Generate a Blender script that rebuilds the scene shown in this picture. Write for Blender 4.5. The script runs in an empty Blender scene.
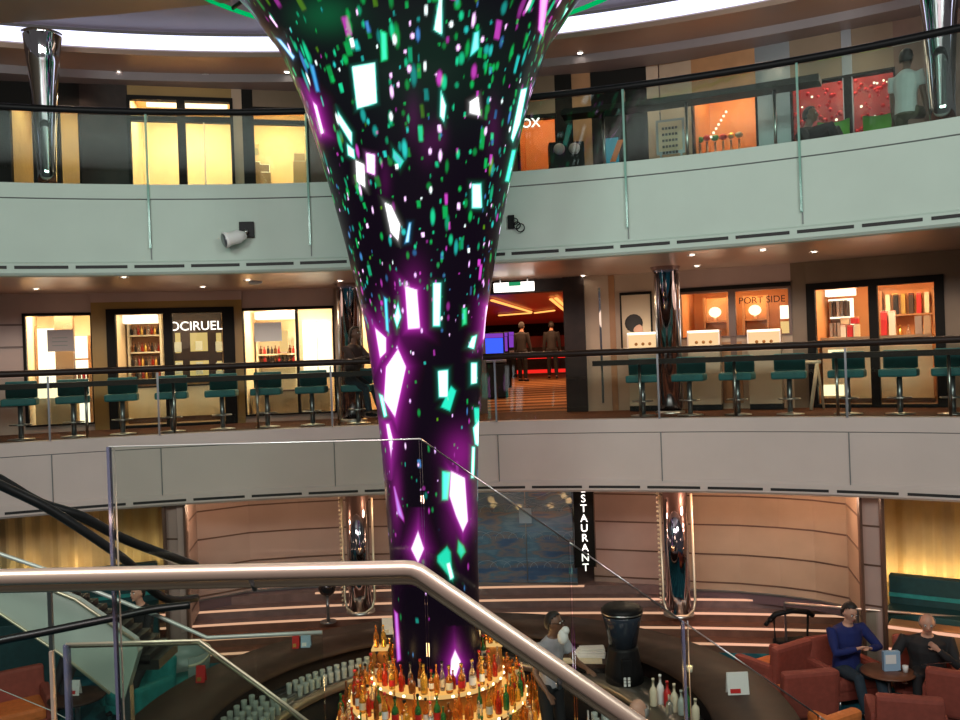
import bpy, bmesh, math, random
import numpy as np
from mathutils import Vector, Matrix, Quaternion
PI = math.pi
rnd = random.Random(7)
COL = bpy.context.scene.collection
S = bpy.context.scene

# ------------------------------------------------------------------ camera
EYE = 1.06
F = 870.0
ROLL = math.radians(2.1)
cam_d = bpy.data.cameras.new('camera')
cam_d.sensor_width = 36.0
cam_d.lens = 36.0 * F / 960.0
cam_d.clip_start = 0.05
cam_d.clip_end = 200
cam = bpy.data.objects.new('camera', cam_d)
COL.objects.link(cam)
RV = Vector((math.cos(ROLL), 0, -math.sin(ROLL)))
UV = Vector((math.sin(ROLL), 0, math.cos(ROLL)))
PITCH = math.radians(-0.1)
m = Matrix((RV, UV, (0, -1, 0))).transposed().to_4x4()
m = m @ Matrix.Rotation(PITCH, 4, 'X')
m.translation = (0, 0, EYE)
cam.matrix_world = m
S.camera = cam

# ------------------------------------------------------------------ world and large lights
w = bpy.data.worlds.new('world'); S.world = w; w.use_nodes = True
w.node_tree.nodes['Background'].inputs[0].default_value = (0.60, 0.55, 0.56, 1)
w.node_tree.nodes['Background'].inputs[1].default_value = 0.12

def lamp(kind, name, loc, energy, color=(1, 1, 1), size=1.0, size_y=None, aim=None, spot=None, blend=0.5):
    d = bpy.data.lights.new(name, kind)
    d.energy = energy; d.color = color
    if kind == 'AREA':
        d.size = size
        if size_y: d.shape = 'RECTANGLE'; d.size_y = size_y
    elif kind == 'SPOT':
        d.shadow_soft_size = size; d.spot_size = spot; d.spot_blend = blend
    else:
        d.shadow_soft_size = size
    o = bpy.data.objects.new(name, d); COL.objects.link(o); o.location = loc
    if aim is not None:
        o.rotation_euler = (Vector(aim) - Vector(loc)).to_track_quat('-Z', 'Y').to_euler()
    return o
lamp('AREA', 'upper_fascia_fill', (-4.5, 0.5, 4.9), 400, (0.86, 1.0, 0.93), 3.0, 1.5, aim=(-4, 13, 3.9))  # unseen mid-air fill pair, added to brighten and tint the upper fascia
lamp('AREA', 'upper_fascia_fill', (4.5, 0.5, 4.9), 380, (0.88, 1.0, 0.93), 3.0, 1.5, aim=(4, 12.5, 3.9))
lamp('AREA', 'middle_fascia_fill', (0, -0.5, 4.6), 380, (1.0, 0.80, 0.80), 4.0, 1.5, aim=(0, 14, 1.0))  # unseen pink fill added to brighten and warm the middle fascia

S.view_settings.view_transform = 'Standard'
S.view_settings.look = 'None'
S.view_settings.gamma = 1.0
S.view_settings.use_curve_mapping = False
S.view_settings.exposure = 0.0

# ------------------------------------------------------------------ pixel -> place helpers (used to read off real positions)
CX, CY = -2.0, -0.9          # centre of the round atrium
R_MID, R_UP = 15.4, 14.05    # inner radius of the two balconies
def ray(x, y): return Vector((0, 1, 0)) + RV * (x - 480) / F + UV * (358.5 - y) / F
def hz(x, y, z):
    d = ray(x, y); t = (z - EYE) / d.z
    return Vector((d.x * t, d.y * t, z))
def hy(x, y, Y):
    d = ray(x, y); return Vector((d.x * Y, Y, EYE + d.z * Y))
def hr(x, y, R):
    d = ray(x, y)
    a = d.x**2 + d.y**2; b = -2 * (d.x * CX + d.y * CY); c = CX**2 + CY**2 - R * R
    t = (-b + math.sqrt(b * b - 4 * a * c)) / (2 * a)
    return Vector((d.x * t, d.y * t, EYE + d.z * t))
def pol(R, th, z): return Vector((CX + R * math.sin(th), CY + R * math.cos(th), z))
def theta(p): return math.atan2(p.x - CX, p.y - CY)

# ------------------------------------------------------------------ materials
M = {}
def mat(name, color=(0.5, 0.5, 0.5), rough=0.5, metal=0.0, emit=None, es=1.0, noise=None, bump=0.0, spec=0.5, coat=0.0, trans=0.0, alpha=1.0):
    mt = bpy.data.materials.new(name); mt.use_nodes = True
    nt = mt.node_tree; p = nt.nodes['Principled BSDF']
    p.inputs['Base Color'].default_value = (*color, 1)
    p.inputs['Roughness'].default_value = rough
    p.inputs['Metallic'].default_value = metal
    p.inputs['Specular IOR Level'].default_value = spec
    p.inputs['Coat Weight'].default_value = coat
    p.inputs['Transmission Weight'].default_value = trans
    if emit:
        p.inputs['Emission Color'].default_value = (*emit, 1)
        p.inputs['Emission Strength'].default_value = es
    if noise:
        sc, amt = noise
        tc = nt.nodes.new('ShaderNodeTexCoord'); n = nt.nodes.new('ShaderNodeTexNoise')
        n.inputs['Scale'].default_value = sc; n.inputs['Detail'].default_value = 4
        nt.links.new(tc.outputs['Object'], n.inputs['Vector'])
        r = nt.nodes.new('ShaderNodeValToRGB')
        r.color_ramp.elements[0].position = 0.3; r.color_ramp.elements[1].position = 0.7
        r.color_ramp.elements[0].color = (*[c * (1 - amt) for c in color], 1)
        r.color_ramp.elements[1].color = (*[min(1, c * (1 + amt)) for c in color], 1)
        nt.links.new(n.outputs[0], r.inputs[0]); nt.links.new(r.outputs[0], p.inputs['Base Color'])
        if bump:
            b = nt.nodes.new('ShaderNodeBump'); b.inputs['Strength'].default_value = bump
            nt.links.new(n.outputs[0], b.inputs['Height']); nt.links.new(b.outputs[0], p.inputs['Normal'])
    M[name] = mt
    return mt
def glow(name, color, strength):
    mt = bpy.data.materials.new(name); mt.use_nodes = True
    nt = mt.node_tree; nt.nodes.clear()
    e = nt.nodes.new('ShaderNodeEmission'); o = nt.nodes.new('ShaderNodeOutputMaterial')
    e.inputs[0].default_value = (*color, 1); e.inputs[1].default_value = strength
    nt.links.new(e.outputs[0], o.inputs[0]); M[name] = mt
    return mt
def pane(name, tint=(0.93, 0.97, 0.95), ior=1.45, rough=0.02, milk=0.0, milkcol=(0.6, 0.7, 0.65)):
    mt = bpy.data.materials.new(name); mt.use_nodes = True
    nt = mt.node_tree; nt.nodes.clear()
    o = nt.nodes.new('ShaderNodeOutputMaterial'); t = nt.nodes.new('ShaderNodeBsdfTransparent')
    g = nt.nodes.new('ShaderNodeBsdfGlossy'); f = nt.nodes.new('ShaderNodeFresnel'); mx = nt.nodes.new('ShaderNodeMixShader')
    t.inputs[0].default_value = (*tint, 1); g.inputs['Roughness'].default_value = rough
    f.inputs[0].default_value = ior
    nt.links.new(f.outputs[0], mx.inputs[0]); nt.links.new(t.outputs[0], mx.inputs[1]); nt.links.new(g.outputs[0], mx.inputs[2])
    last = mx
    if milk:
        d = nt.nodes.new('ShaderNodeBsdfDiffuse'); d.inputs[0].default_value = (*milkcol, 1)
        m2 = nt.nodes.new('ShaderNodeMixShader'); m2.inputs[0].default_value = milk
        nt.links.new(mx.outputs[0], m2.inputs[1]); nt.links.new(d.outputs[0], m2.inputs[2]); last = m2
    nt.links.new(last.outputs[0], o.inputs[0]); M[name] = mt
    return mt
def stripes(name, c0, c1, scale, axis='Y', rough=0.8, coord='Object', distortion=0.0, bands='BANDS', noise=0.0):
    mt = mat(name, c0, rough, spec=.1); nt = mt.node_tree; p = nt.nodes['Principled BSDF']
    tc = nt.nodes.new('ShaderNodeTexCoord'); wv = nt.nodes.new('ShaderNodeTexWave'); r = nt.nodes.new('ShaderNodeValToRGB')
    wv.wave_type = bands
    if bands == 'BANDS': wv.bands_direction = axis
    wv.inputs['Scale'].default_value = scale; wv.inputs['Distortion'].default_value = distortion
    wv.inputs['Detail Scale'].default_value = 1.5
    nt.links.new(tc.outputs[coord], wv.inputs['Vector']); nt.links.new(wv.outputs[0], r.inputs[0])
    r.color_ramp.elements[0].color = (*c0, 1); r.color_ramp.elements[1].color = (*c1, 1)
    r.color_ramp.elements[0].position = 0.35; r.color_ramp.elements[1].position = 0.65
    nt.links.new(r.outputs[0], p.inputs['Base Color'])
    return mt

mat('fascia', (0.50, 0.60, 0.53), 0.6, noise=(1.5, 0.03), spec=.25)
mat('fascia_mid', (0.58, 0.50, 0.46), 0.6, noise=(1.5, 0.03), spec=.25)
mat('seam', (0.16, 0.18, 0.18), 0.5)
mat('slot', (0.006, 0.006, 0.006), 0.6)
mat('soffit', (0.50, 0.33, 0.25), 0.34, 0.35, noise=(0.8, 0.10))
mat('soffit_top', (0.36, 0.24, 0.18), 0.4, 0.2, noise=(0.8, 0.10))
mat('cove_ceiling', (0.22, 0.19, 0.20), 0.5, noise=(1.0, 0.06))
mat('bulkhead', (0.36, 0.27, 0.19), 0.6, noise=(1.0, 0.05))
mat('wall_pink', (0.42, 0.30, 0.26), 0.45, noise=(2.0, 0.06))
mat('wall_beige', (0.42, 0.31, 0.22), 0.5, noise=(2.0, 0.06))
mat('wall_brown', (0.12, 0.062, 0.042), 0.4, noise=(3.0, 0.15))
mat('notice_grey', (0.30,0.26,0.26), 0.6)
mat('poster_face', (0.55,0.42,0.28), 0.5)
mat('ceiling_red', (0.45,0.04,0.02), 0.4, emit=(0.6,0.03,0.01), es=0.06)
mat('cream_panel', (0.42,0.34,0.24), 0.5)
mat('bauble', (0.7,0.01,0.02), 0.15, 0.3)
mat('lime', (0.12,0.42,0.05), 0.5)
mat('steel_bar', (0.20, 0.19, 0.17), 0.3, 0.8)
mat('mirror_amber', (0.55, 0.26, 0.07), 0.25, 0.7)
mat('gold_liquor', (0.85, 0.5, 0.08), 0.08, trans=0.7)
mat('grinder_glass', (0.03, 0.04, 0.06), 0.15)
mat('lip', (0.30, 0.09, 0.07), 0.5)
mat('table_wood', (0.16, 0.06, 0.03), 0.35, noise=(5, .2))
mat('pale_shell', (0.30, 0.36, 0.34), 0.4)
mat('teal_booth_blue', (0.02, 0.12, 0.20), 0.7)
mat('ornament_dark', (0.05, 0.04, 0.045), 0.12, 0.6)
mat('rail_pale', (0.42, 0.45, 0.40), 0.35, 0.3)
mat('edge_bright', (0.85, 0.85, 0.82), 0.2, 0.4)
mat('header_tan', (0.17, 0.115, 0.07), 0.5, noise=(2.0, 0.08))
mat('mustard', (0.27, 0.16, 0.035), 0.45, noise=(2.0, 0.08))
mat('dark_wood', (0.020, 0.011, 0.008), 0.45, spec=.25, noise=(6.0, 0.3))
mat('black_frame', (0.006, 0.005, 0.004), 0.6, spec=.15)
mat('black', (0.006, 0.006, 0.007), 0.5, spec=.2)
mat('rubber_black', (0.006, 0.006, 0.006), 0.35)
mat('chrome', (0.75, 0.75, 0.78), 0.06, 1.0)
mat('bronze_mirror', (0.42, 0.37, 0.42), 0.08, 1.0)
mat('steel', (0.55, 0.54, 0.53), 0.28, 1.0)
mat('steel_dark', (0.28, 0.29, 0.31), 0.3, 0.9)
mat('brass', (0.90, 0.70, 0.56), 0.34, 0.75)
mat('champagne', (0.80, 0.68, 0.50), 0.4, 0.7)
mat('cream_metal', (0.68, 0.60, 0.44), 0.35, 0.6)
pane('post_violet', (0.62, 0.64, 0.75), 1.4, .1, .35, (.25, .27, .42))
mat('teal_stool', (0.012, 0.14, 0.15), 0.5, noise=(12, 0.12))
mat('teal_fabric', (0.02, 0.26, 0.25), 0.7, noise=(12, 0.15))
mat('teal_dark', (0.006, 0.05, 0.055), 0.7, noise=(12, 0.15))
mat('orange_fabric', (0.26, 0.055, 0.035), 0.75, noise=(14, 0.12))
mat('orange_bright', (0.62, 0.17, 0.035), 0.7, noise=(14, 0.12))
mat('cream', (0.70, 0.62, 0.45), 0.6, noise=(8, 0.05))
mat('white', (0.78, 0.78, 0.76), 0.5)
mat('white_cloth', (0.80, 0.80, 0.78), 0.9, noise=(20, 0.04), bump=0.3)
mat('counter', (0.042, 0.020, 0.013), 0.5, spec=.3, noise=(5, 0.3))
mat('counter_grey', (0.075, 0.060, 0.050), 0.3, noise=(5, 0.2))
mat('bar_floor', (0.02, 0.016, 0.014), 0.5)
mat('stringer', (0.50, 0.54, 0.50), 0.45, noise=(1.0, 0.05))
mat('step_brown', (0.17, 0.075, 0.048), 0.55, noise=(6, 0.2))
mat('step_grey', (0.20, 0.13, 0.125), 0.5, noise=(6, 0.2))
stripes('carpet_stripe', (0.16, 0.06, 0.025), (0.50, 0.23, 0.10), .42, 'Y', 0.9, distortion=1.2)
stripes('deck_carpet', (0.05, 0.022, 0.014), (0.24, 0.10, 0.055), 2.2, 'Y', 0.8, distortion=2.0)
stripes('lounge_carpet', (0.01, 0.09, 0.13), (0.02, 0.16, 0.21), 0.9, 'X', 0.95, distortion=6.0)
mat('skin_light', (0.55, 0.30, 0.21), 0.55)
mat('skin_dark', (0.16, 0.075, 0.045), 0.5)
mat('hair_black', (0.012, 0.009, 0.008), 0.6)
mat('hair_grey', (0.30, 0.28, 0.26), 0.7)
mat('shirt_grey', (0.36, 0.35, 0.38), 0.8, noise=(10, 0.08))
mat('shirt_white', (0.62, 0.62, 0.64), 0.8, noise=(10, 0.05))
mat('cloth_blue', (0.006, 0.015, 0.11), 0.85, noise=(10, 0.1))
mat('cloth_black', (0.012, 0.012, 0.014), 0.8, noise=(10, 0.1))
mat('cloth_brown', (0.05, 0.03, 0.025), 0.8, noise=(10, 0.1))
mat('jeans', (0.015, 0.03, 0.045), 0.85, noise=(14, 0.15))
mat('khaki', (0.10, 0.09, 0.055), 0.85, noise=(14, 0.1))
mat('red', (0.55, 0.02, 0.02), 0.4)
mat('green', (0.02, 0.25, 0.05), 0.4)
mat('blue', (0.03, 0.12, 0.5), 0.4)
mat('pale_blue', (0.30, 0.45, 0.60), 0.4)
mat('amber_glass', (0.75, 0.28, 0.04), 0.08, trans=0.75)
mat('clear_glass', (0.90, 0.85, 0.75), 0.05, trans=0.9)
mat('green_glass', (0.05, 0.28, 0.08), 0.08, trans=0.6)
mat('red_liquor', (0.65, 0.05, 0.02), 0.08, trans=0.6)
mat('brown_glass', (0.28, 0.09, 0.02), 0.08, trans=0.5)
mat('frost_glass', (0.50, 0.55, 0.50), 0.35, trans=0.3)
mat('gold', (0.8, 0.5, 0.12), 0.3, 1.0)
mat('shop_wall', (0.80, 0.62, 0.40), 0.7, noise=(2, 0.08))
mat('shop_wall_orange', (0.62, 0.27, 0.10), 0.7, noise=(2, 0.08))
mat('shop_wood', (0.35, 0.17, 0.07), 0.5, noise=(3, 0.15))
mat('shop_floor', (0.30, 0.20, 0.12), 0.5)
mat('shop_red', (0.30, 0.02, 0.02), 0.5, noise=(3, 0.3))
pane('glass_rail', (0.86, 0.90, 0.87), 1.35)
pane('glass_up', (0.80, 0.90, 0.86), 1.45)
pane('glass_shop', (0.95, 0.95, 0.93), 1.35)
pane('glass_near', (0.88, 0.92, 0.89), 1.25)
pane('glass_edge', (0.45, 0.75, 0.65), 1.5, 0.1, 0.55, (0.35, 0.6, 0.52))
glow('cove_glow', (0.74, 0.76, 1.0), 2.0)
glow('downlight_glow', (1.0, 0.88, 0.74), 16.0)
glow('shop_lightbox', (1.0, 0.90, 0.68), 2.2)
glow('shop_warm_panel', (1.0, 0.66, 0.26), 1.0)
glow('case_glow', (1.0, 0.80, 0.50), 2.2)
glow('led_line', (1.0, 0.52, 0.34), 0.95)
glow('bar_shelf_glow', (1.0, 0.46, 0.12), 1.25)
glow('sign_white', (1.0, 0.93, 0.86), 2.5)
glow('green_sign', (0.02, 0.30, 0.12), 1.0)
glow('red_neon', (1.0, 0.02, 0.015), 1.3)
glow('yellow_neon', (1.0, 0.45, 0.10), 1.5)
glow('screen_blue', (0.04, 0.10, 1.0), 1.4)
glow('screen_violet', (0.28, 0.06, 0.6), 0.8)
glow('green_ring', (0.0, 0.45, 0.12), 1.0)
glow('candle', (1.0, 0.6, 0.25), 4.0)
glow('screen_teal', (0.05, 0.30, 0.40), 0.6)
glow('vit_glow', (1.0, 0.66, 0.34), 1.0)
glow('bar_edge_glow', (1.0, 0.55, 0.2), 1.0)
glow('bar_spot', (1.0, 0.8, 0.5), 5.0)
glow('niche_glow', (0.85, 0.62, 0.22), 0.9)
glow('pearl_light', (1.0, 0.85, 0.65), 3.0)

# ------------------------------------------------------------------ mesh builder
class MB:
    def __init__(s): s.bm = bmesh.new(); s.mats = []
    def mi(s, name):
        if name not in s.mats: s.mats.append(name)
        return s.mats.index(name)
    def _setm(s, faces, name, smooth=False):
        i = s.mi(name)
        for f in faces: f.material_index = i; f.smooth = smooth
    def box(s, c, d, m='white', rz=0, bev=0.0, rot=None):
        r = bmesh.ops.create_cube(s.bm, size=1.0)
        vs = r['verts']
        bmesh.ops.scale(s.bm, vec=d, verts=vs)
        fs = set(f for v in vs for f in v.link_faces)
        if bev > 0:
            es = list(set(e for v in vs for e in v.link_edges))
            rr = bmesh.ops.bevel(s.bm, geom=es, offset=bev, segments=2, affect='EDGES', profile=0.6)
            fs = set(rr['faces']) | set(f for f in fs if f.is_valid)
            vs = list(set(v for f in fs for v in f.verts))
        if rot is not None: bmesh.ops.transform(s.bm, matrix=rot, verts=vs)
        if rz: bmesh.ops.rotate(s.bm, cent=(0, 0, 0), matrix=Matrix.Rotation(rz, 3, 'Z'), verts=vs)
        bmesh.ops.translate(s.bm, vec=c, verts=vs)
        s._setm(fs, m); return s
    def b2(s, x0, x1, y0, y1, z0, z1, m='white', bev=0.0):
        return s.box(((x0 + x1) / 2, (y0 + y1) / 2, (z0 + z1) / 2), (abs(x1 - x0), abs(y1 - y0), abs(z1 - z0)), m, bev=bev)
    def lathe(s, prof, m='white', n=20, c=(0, 0, 0), sx=1, sy=1, caps=True, a0=0, a1=2 * PI):
        rings = []; full = abs(a1 - a0 - 2 * PI) < 1e-6; N = n if full else n + 1
        for (r, z) in prof:
            rings.append([s.bm.verts.new((c[0] + sx * r * math.cos(a0 + (a1 - a0) * k / n), c[1] + sy * r * math.sin(a0 + (a1 - a0) * k / n), c[2] + z)) for k in range(N)])
        fs = []
        for a, b in zip(rings[:-1], rings[1:]):
            for k in range(n):
                k2 = (k + 1) % N
                fs.append(s.bm.faces.new((a[k], a[k2], b[k2], b[k])))
        if caps and full:
            if prof[0][0] > 1e-4: fs.append(s.bm.faces.new(list(reversed(rings[0]))))
            if prof[-1][0] > 1e-4: fs.append(s.bm.faces.new(rings[-1]))
        s._setm(fs, m, True); return s
    def tube(s, pts, r, m='white', n=10, radii=None, flat=1.0, closed=False):
        pts = [Vector(p) for p in pts]; rings = []
        L = len(pts)
        up = Vector((0, 0, 1))
        for i, p in enumerate(pts):
            if closed: t = pts[(i + 1) % L] - pts[i - 1]
            else: t = (pts[min(i + 1, L - 1)] - pts[max(i - 1, 0)])
            t.normalize()
            a = t.cross(up)
            if a.length < 1e-3: a = t.cross(Vector((0, 1, 0)))
            a.normalize(); b = a.cross(t).normalized()
            rr = radii[i] if radii else r
            rings.append([s.bm.verts.new(p + a * rr * math.cos(2 * PI * k / n) + b * rr * flat * math.sin(2 * PI * k / n)) for k in range(n)])
        fs = []
        prs = list(zip(rings[:-1], rings[1:]))
        if closed: prs.append((rings[-1], rings[0]))
        for A, B in prs:
            for k in range(n): fs.append(s.bm.faces.new((A[k], A[(k + 1) % n], B[(k + 1) % n], B[k])))
        if not closed:
            fs.append(s.bm.faces.new(list(reversed(rings[0])))); fs.append(s.bm.faces.new(rings[-1]))
        s._setm(fs, m, True); return s
    def cyl(s, a, b, r, m='white', n=14): return s.tube([a, b], r, m, n)
    def sphere(s, c, r, m='white', sc=(1, 1, 1), n=14):
        rr = bmesh.ops.create_uvsphere(s.bm, u_segments=n, v_segments=max(6, n // 2 + 1), radius=r)
        vs = rr['verts']; bmesh.ops.scale(s.bm, vec=sc, verts=vs); bmesh.ops.translate(s.bm, vec=c, verts=vs)
        s._setm(set(f for v in vs for f in v.link_faces), m, True); return s
    def prism(s, poly, z0, z1, m='white'):
        a = [s.bm.verts.new((p[0], p[1], z0)) for p in poly]; b = [s.bm.verts.new((p[0], p[1], z1)) for p in poly]
        n = len(poly); fs = [s.bm.faces.new(list(reversed(a))), s.bm.faces.new(b)]
        for k in range(n): fs.append(s.bm.faces.new((a[k], a[(k + 1) % n], b[(k + 1) % n], b[k])))
        s._setm(fs, m); return s
    def slab3(s, poly, thick, m='white'):
        """planar 3D polygon given a thickness vector"""
        t = Vector(thick); a = [s.bm.verts.new(Vector(p)) for p in poly]; b = [s.bm.verts.new(Vector(p) + t) for p in poly]
        n = len(poly); fs = [s.bm.faces.new(list(reversed(a))), s.bm.faces.new(b)]
        for k in range(n): fs.append(s.bm.faces.new((a[k], a[(k + 1) % n], b[(k + 1) % n], b[k])))
        s._setm(fs, m); return s
    def arc(s, prof, th0, th1, m='white', n=64, mats=None, closed=True, c=None):
        """sweep closed profile [(R,z)] around the atrium centre"""
        rings = []
        for k in range(n + 1):
            th = th0 + (th1 - th0) * k / n
            if c is None: rings.append([s.bm.verts.new(pol(R, th, z)) for R, z in prof])
            else: rings.append([s.bm.verts.new((c[0] + R * math.sin(th), c[1] + R * math.cos(th), z)) for R, z in prof])
        P = len(prof); fs = []
        for A, B in zip(rings[:-1], rings[1:]):
            for j in range(P if closed else P - 1):
                f = s.bm.faces.new((A[j], B[j], B[(j + 1) % P], A[(j + 1) % P]))
                f.smooth = False
                f.material_index = s.mi(mats[j] if mats else m)
        if closed and P > 2 and abs(th1 - th0) < 6.28:
            for ring in (rings[0], list(reversed(rings[-1]))):
                f = s.bm.faces.new(ring); f.material_index = s.mi(m if not mats else mats[0])
        return s
    def mesh(s, name):
        bmesh.ops.recalc_face_normals(s.bm, faces=s.bm.faces)
        me = bpy.data.meshes.new(name); s.bm.to_mesh(me); s.bm.free()
        for x in s.mats: me.materials.append(M[x])
        return me
    def build(s, name, parent=None, loc=None, rz=0):
        o = bpy.data.objects.new(name, s.mesh(name)); COL.objects.link(o)
        if parent: o.parent = parent
        if loc is not None: o.location = loc
        if rz: o.rotation_euler = (0, 0, rz)
        return o

def tag(o, label=None, cat=None, group=None, kind=None):
    if label: o['label'] = label
    if cat: o['category'] = cat
    if group: o['group'] = group
    if kind: o['kind'] = kind
    return o
def struct(o): o['kind'] = 'structure'; return o
def thing(name, label, cat, loc=(0, 0, 0), rz=0, group=None):
    o = bpy.data.objects.new(name, None); COL.objects.link(o); o.empty_display_size = 0.1
    o.location = loc; o.rotation_euler = (0, 0, rz)
    return tag(o, label, cat, group)
def solo(mb, name, label, cat, loc=None, rz=0, group=None):
    return tag(mb.build(name, None, loc, rz), label, cat, group)
def dup(root, loc, rz=None, label=None, scale=None):
    kids = [o for o in root.children]
    r = root.copy(); COL.objects.link(r); r.location = loc
    if rz is not None: r.rotation_euler = (0, 0, rz)
    if label: r['label'] = label
    if scale: r.scale = scale
    for ch in kids:
        c = ch.copy(); COL.objects.link(c); c.parent = r
        for g in ch.children:
            d = g.copy(); COL.objects.link(d); d.parent = c
    return r
def text_mesh(name, body, size, mname, parent=None, loc=(0, 0, 0), rot=(PI / 2, 0, 0), extrude=0.01, space=1.0):
    cu = bpy.data.curves.new(name, 'FONT'); cu.body = body; cu.size = size; cu.extrude = extrude
    cu.align_x = 'CENTER'; cu.align_y = 'CENTER'; cu.space_character = space
    t = bpy.data.objects.new(name, cu); COL.objects.link(t)
    bpy.context.view_layer.update()
    me = bpy.data.meshes.new_from_object(t.evaluated_get(bpy.context.evaluated_depsgraph_get()))
    bpy.data.objects.remove(t)
    me.materials.clear(); me.materials.append(M[mname])
    o = bpy.data.objects.new(name, me); COL.objects.link(o); o.parent = parent
    o.location = loc; o.rotation_euler = rot
    return o
ORD = ['first', 'second', 'third', 'fourth', 'fifth', 'sixth', 'seventh', 'eighth', 'ninth', 'tenth', 'eleventh', 'twelfth', 'thirteenth', 'fourteenth', 'fifteenth', 'sixteenth']

# ================================================================== SETTING
TH0, TH1 = math.radians(-62), math.radians(62)
class Fr:
    """a straight stretch of wall between two bearings on a circle: local x to the right, local y away from the atrium"""
    def __init__(s, pa, pb, py, R, z0=0.0, R2=None):
        s.A = hr(pa, py, R); s.B = hr(pb, py, R2 or R); s.A.z = s.B.z = z0
        s.u = (s.B - s.A).normalized(); s.L = (s.B - s.A).length; s.py = py
        s.rz = math.atan2(s.u.y, s.u.x); s.n = Vector((-s.u.y, s.u.x, 0)); s.z0 = z0
    def x(s, px, py=None, off=0.0):
        d = ray(px, py if py is not None else s.py); d.z = 0
        A = s.A + s.n * off
        # A + u*t = d*k
        det = s.u.x * (-d.y) - (-d.x) * s.u.y
        t = ((-A.x) * (-d.y) - (-d.x) * (-A.y)) / det
        return t
    def xz(s, px, py, off=0.0):
        t = s.x(px, py, off); p = s.A + s.n * off + s.u * t; d = ray(px, py)
        return t, EYE + d.z * (p.y / d.y) - s.z0
    def place(s, mb, name, parent=None):
        if parent: return mb.build(name, parent)
        return mb.build(name, None, s.A, s.rz)
    def root(s, name, label, cat, x=0, y=0, z=0, group=None):
        p = s.A + s.u * x + s.n * y; p.z = s.z0 + z
        return thing(name, label, cat, p, s.rz, group)
    def w(s, x, y, z):
        p = s.A + s.u * x + s.n * y; p.z = s.z0 + z; return p

# ---- balconies (fascia rings)
def fascia(R, ztop, zbot, mname, name):
    b = MB()
    prof = [(R, ztop + .01), (R, ztop - .20), (R + .025, ztop - .215), (R + .025, zbot + .20), (R - .01, zbot + .17), (R - .01, zbot + .035), (R + .03, zbot), (R + .22, zbot), (R + .22, ztop + .01)]
    b.arc(prof, TH0, TH1, mname, 96, mats=[mname, 'seam', mname, mname, mname, mname, mname, mname, mname])
    return b
b = fascia(R_MID, 0, -1.16, 'fascia_mid', 'wall_middle_balcony')
pitch = .93 / R_MID
k = -17
while k < 19:
    th = k * pitch
    b.arc([(R_MID - .018, -1.055), (R_MID - .018, -1.095), (R_MID + .0, -1.095), (R_MID + .0, -1.055)], th, th + pitch * .88, 'slot', 3); k += 1
POSTS_MID = [(-62, 430), (50, 430), (160, 440), (333, 430), (497, 425), (660, 425), (848, 425), (1010, 425)]
mid_th = [theta(hr(px, py, R_MID)) for px, py in POSTS_MID]
for th in mid_th:
    b.arc([(R_MID - .004, -.2), (R_MID - .004, -.98), (R_MID + .03, -.98), (R_MID + .03, -.2)], th, th + .012 / R_MID, 'seam', 1)
struct(b.build('wall_middle_balcony'))
b = fascia(R_UP, 3.8, 2.48, 'fascia', 'wall_upper_balcony')
pitch = .80 / R_UP
for k in range(-18, 20):
    th = k * pitch + .01
    b.arc([(R_UP - .018, 2.62), (R_UP - .018, 2.575), (R_UP, 2.575), (R_UP, 2.62)], th, th + pitch * .88, 'slot', 3)
POSTS_UP = [(-10, 200), (149, 200), (309, 200), (468, 190), (626, 180), (800, 160), (985, 140)]
up_th = [theta(hr(px, py, R_UP)) for px, py in POSTS_UP]
for th in up_th:
    b.arc([(R_UP - .004, 3.6), (R_UP - .004, 2.7), (R_UP + .03, 2.7), (R_UP + .03, 3.6)], th, th + .012 / R_UP, 'seam', 1)
struct(b.build('wall_upper_balcony'))

# ---- floors and ceilings
b = MB(); b.arc([(R_MID + .2, -.18), (19.3, -.18), (19.3, 0.0), (R_MID + .2, 0.0)], TH0, TH1, 'deck_carpet', 80); struct(b.build('floor_middle'))
b = MB(); b.arc([(R_UP + .2, 2.52), (20.5, 2.52), (20.5, 2.70), (R_UP + .2, 2.70)], TH0, TH1, 'soffit', 80); struct(b.build('ceiling_middle'))
b = MB(); b.arc([(R_UP + .2, 3.6), (20.5, 3.6), (20.5, 3.78), (R_UP + .2, 3.78)], TH0, TH1, 'deck_carpet', 80); struct(b.build('floor_upper'))
b = MB(); b.arc([(R_MID + .2, -1.14), (20.5, -1.14), (20.5, -1.02), (R_MID + .2, -1.02)], TH0, TH1, 'soffit', 80); struct(b.build('ceiling_lower'))
ZC = 6.2
b = MB()
b.arc([(15.45, ZC), (20.5, ZC), (20.5, ZC + .12), (15.5, ZC + .12), (15.45, ZC + .08)], TH0, TH1, 'soffit_top', 80); struct(b.build('ceiling_upper'))
b = MB(); b.arc([(15.50, ZC + .085), (15.50, ZC + .36), (15.54, ZC + .36), (15.54, ZC + .085)], TH0, TH1, 'cove_glow', 80); struct(b.build('trim_1'))
b = MB(); b.arc([(0.4, ZC + .45), (15.6, ZC + .45), (15.6, ZC + .55), (0.4, ZC + .55)], TH0, TH1, 'cove_ceiling', 64); struct(b.build('ceiling_atrium'))
b = MB(); b.prism([(-14, 13.3), (-8, 13.05), (-5.1, 12.77), (-3.4, 12.5), (-3.6, 9.5), (-6.5, 6.5), (-14, 6.5)], ZC + .1, ZC + .46, 'bulkhead'); struct(b.build('ceiling_bulkhead'))
# thin moulding where shop walls meet the upper ceiling
b = MB(); b.arc([(16.3, ZC - .14), (16.9, ZC - .14), (16.9, ZC + .01), (16.3, ZC + .01)], TH0, TH1, 'cove_ceiling', 64); struct(b.build('trim_2'))
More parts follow.
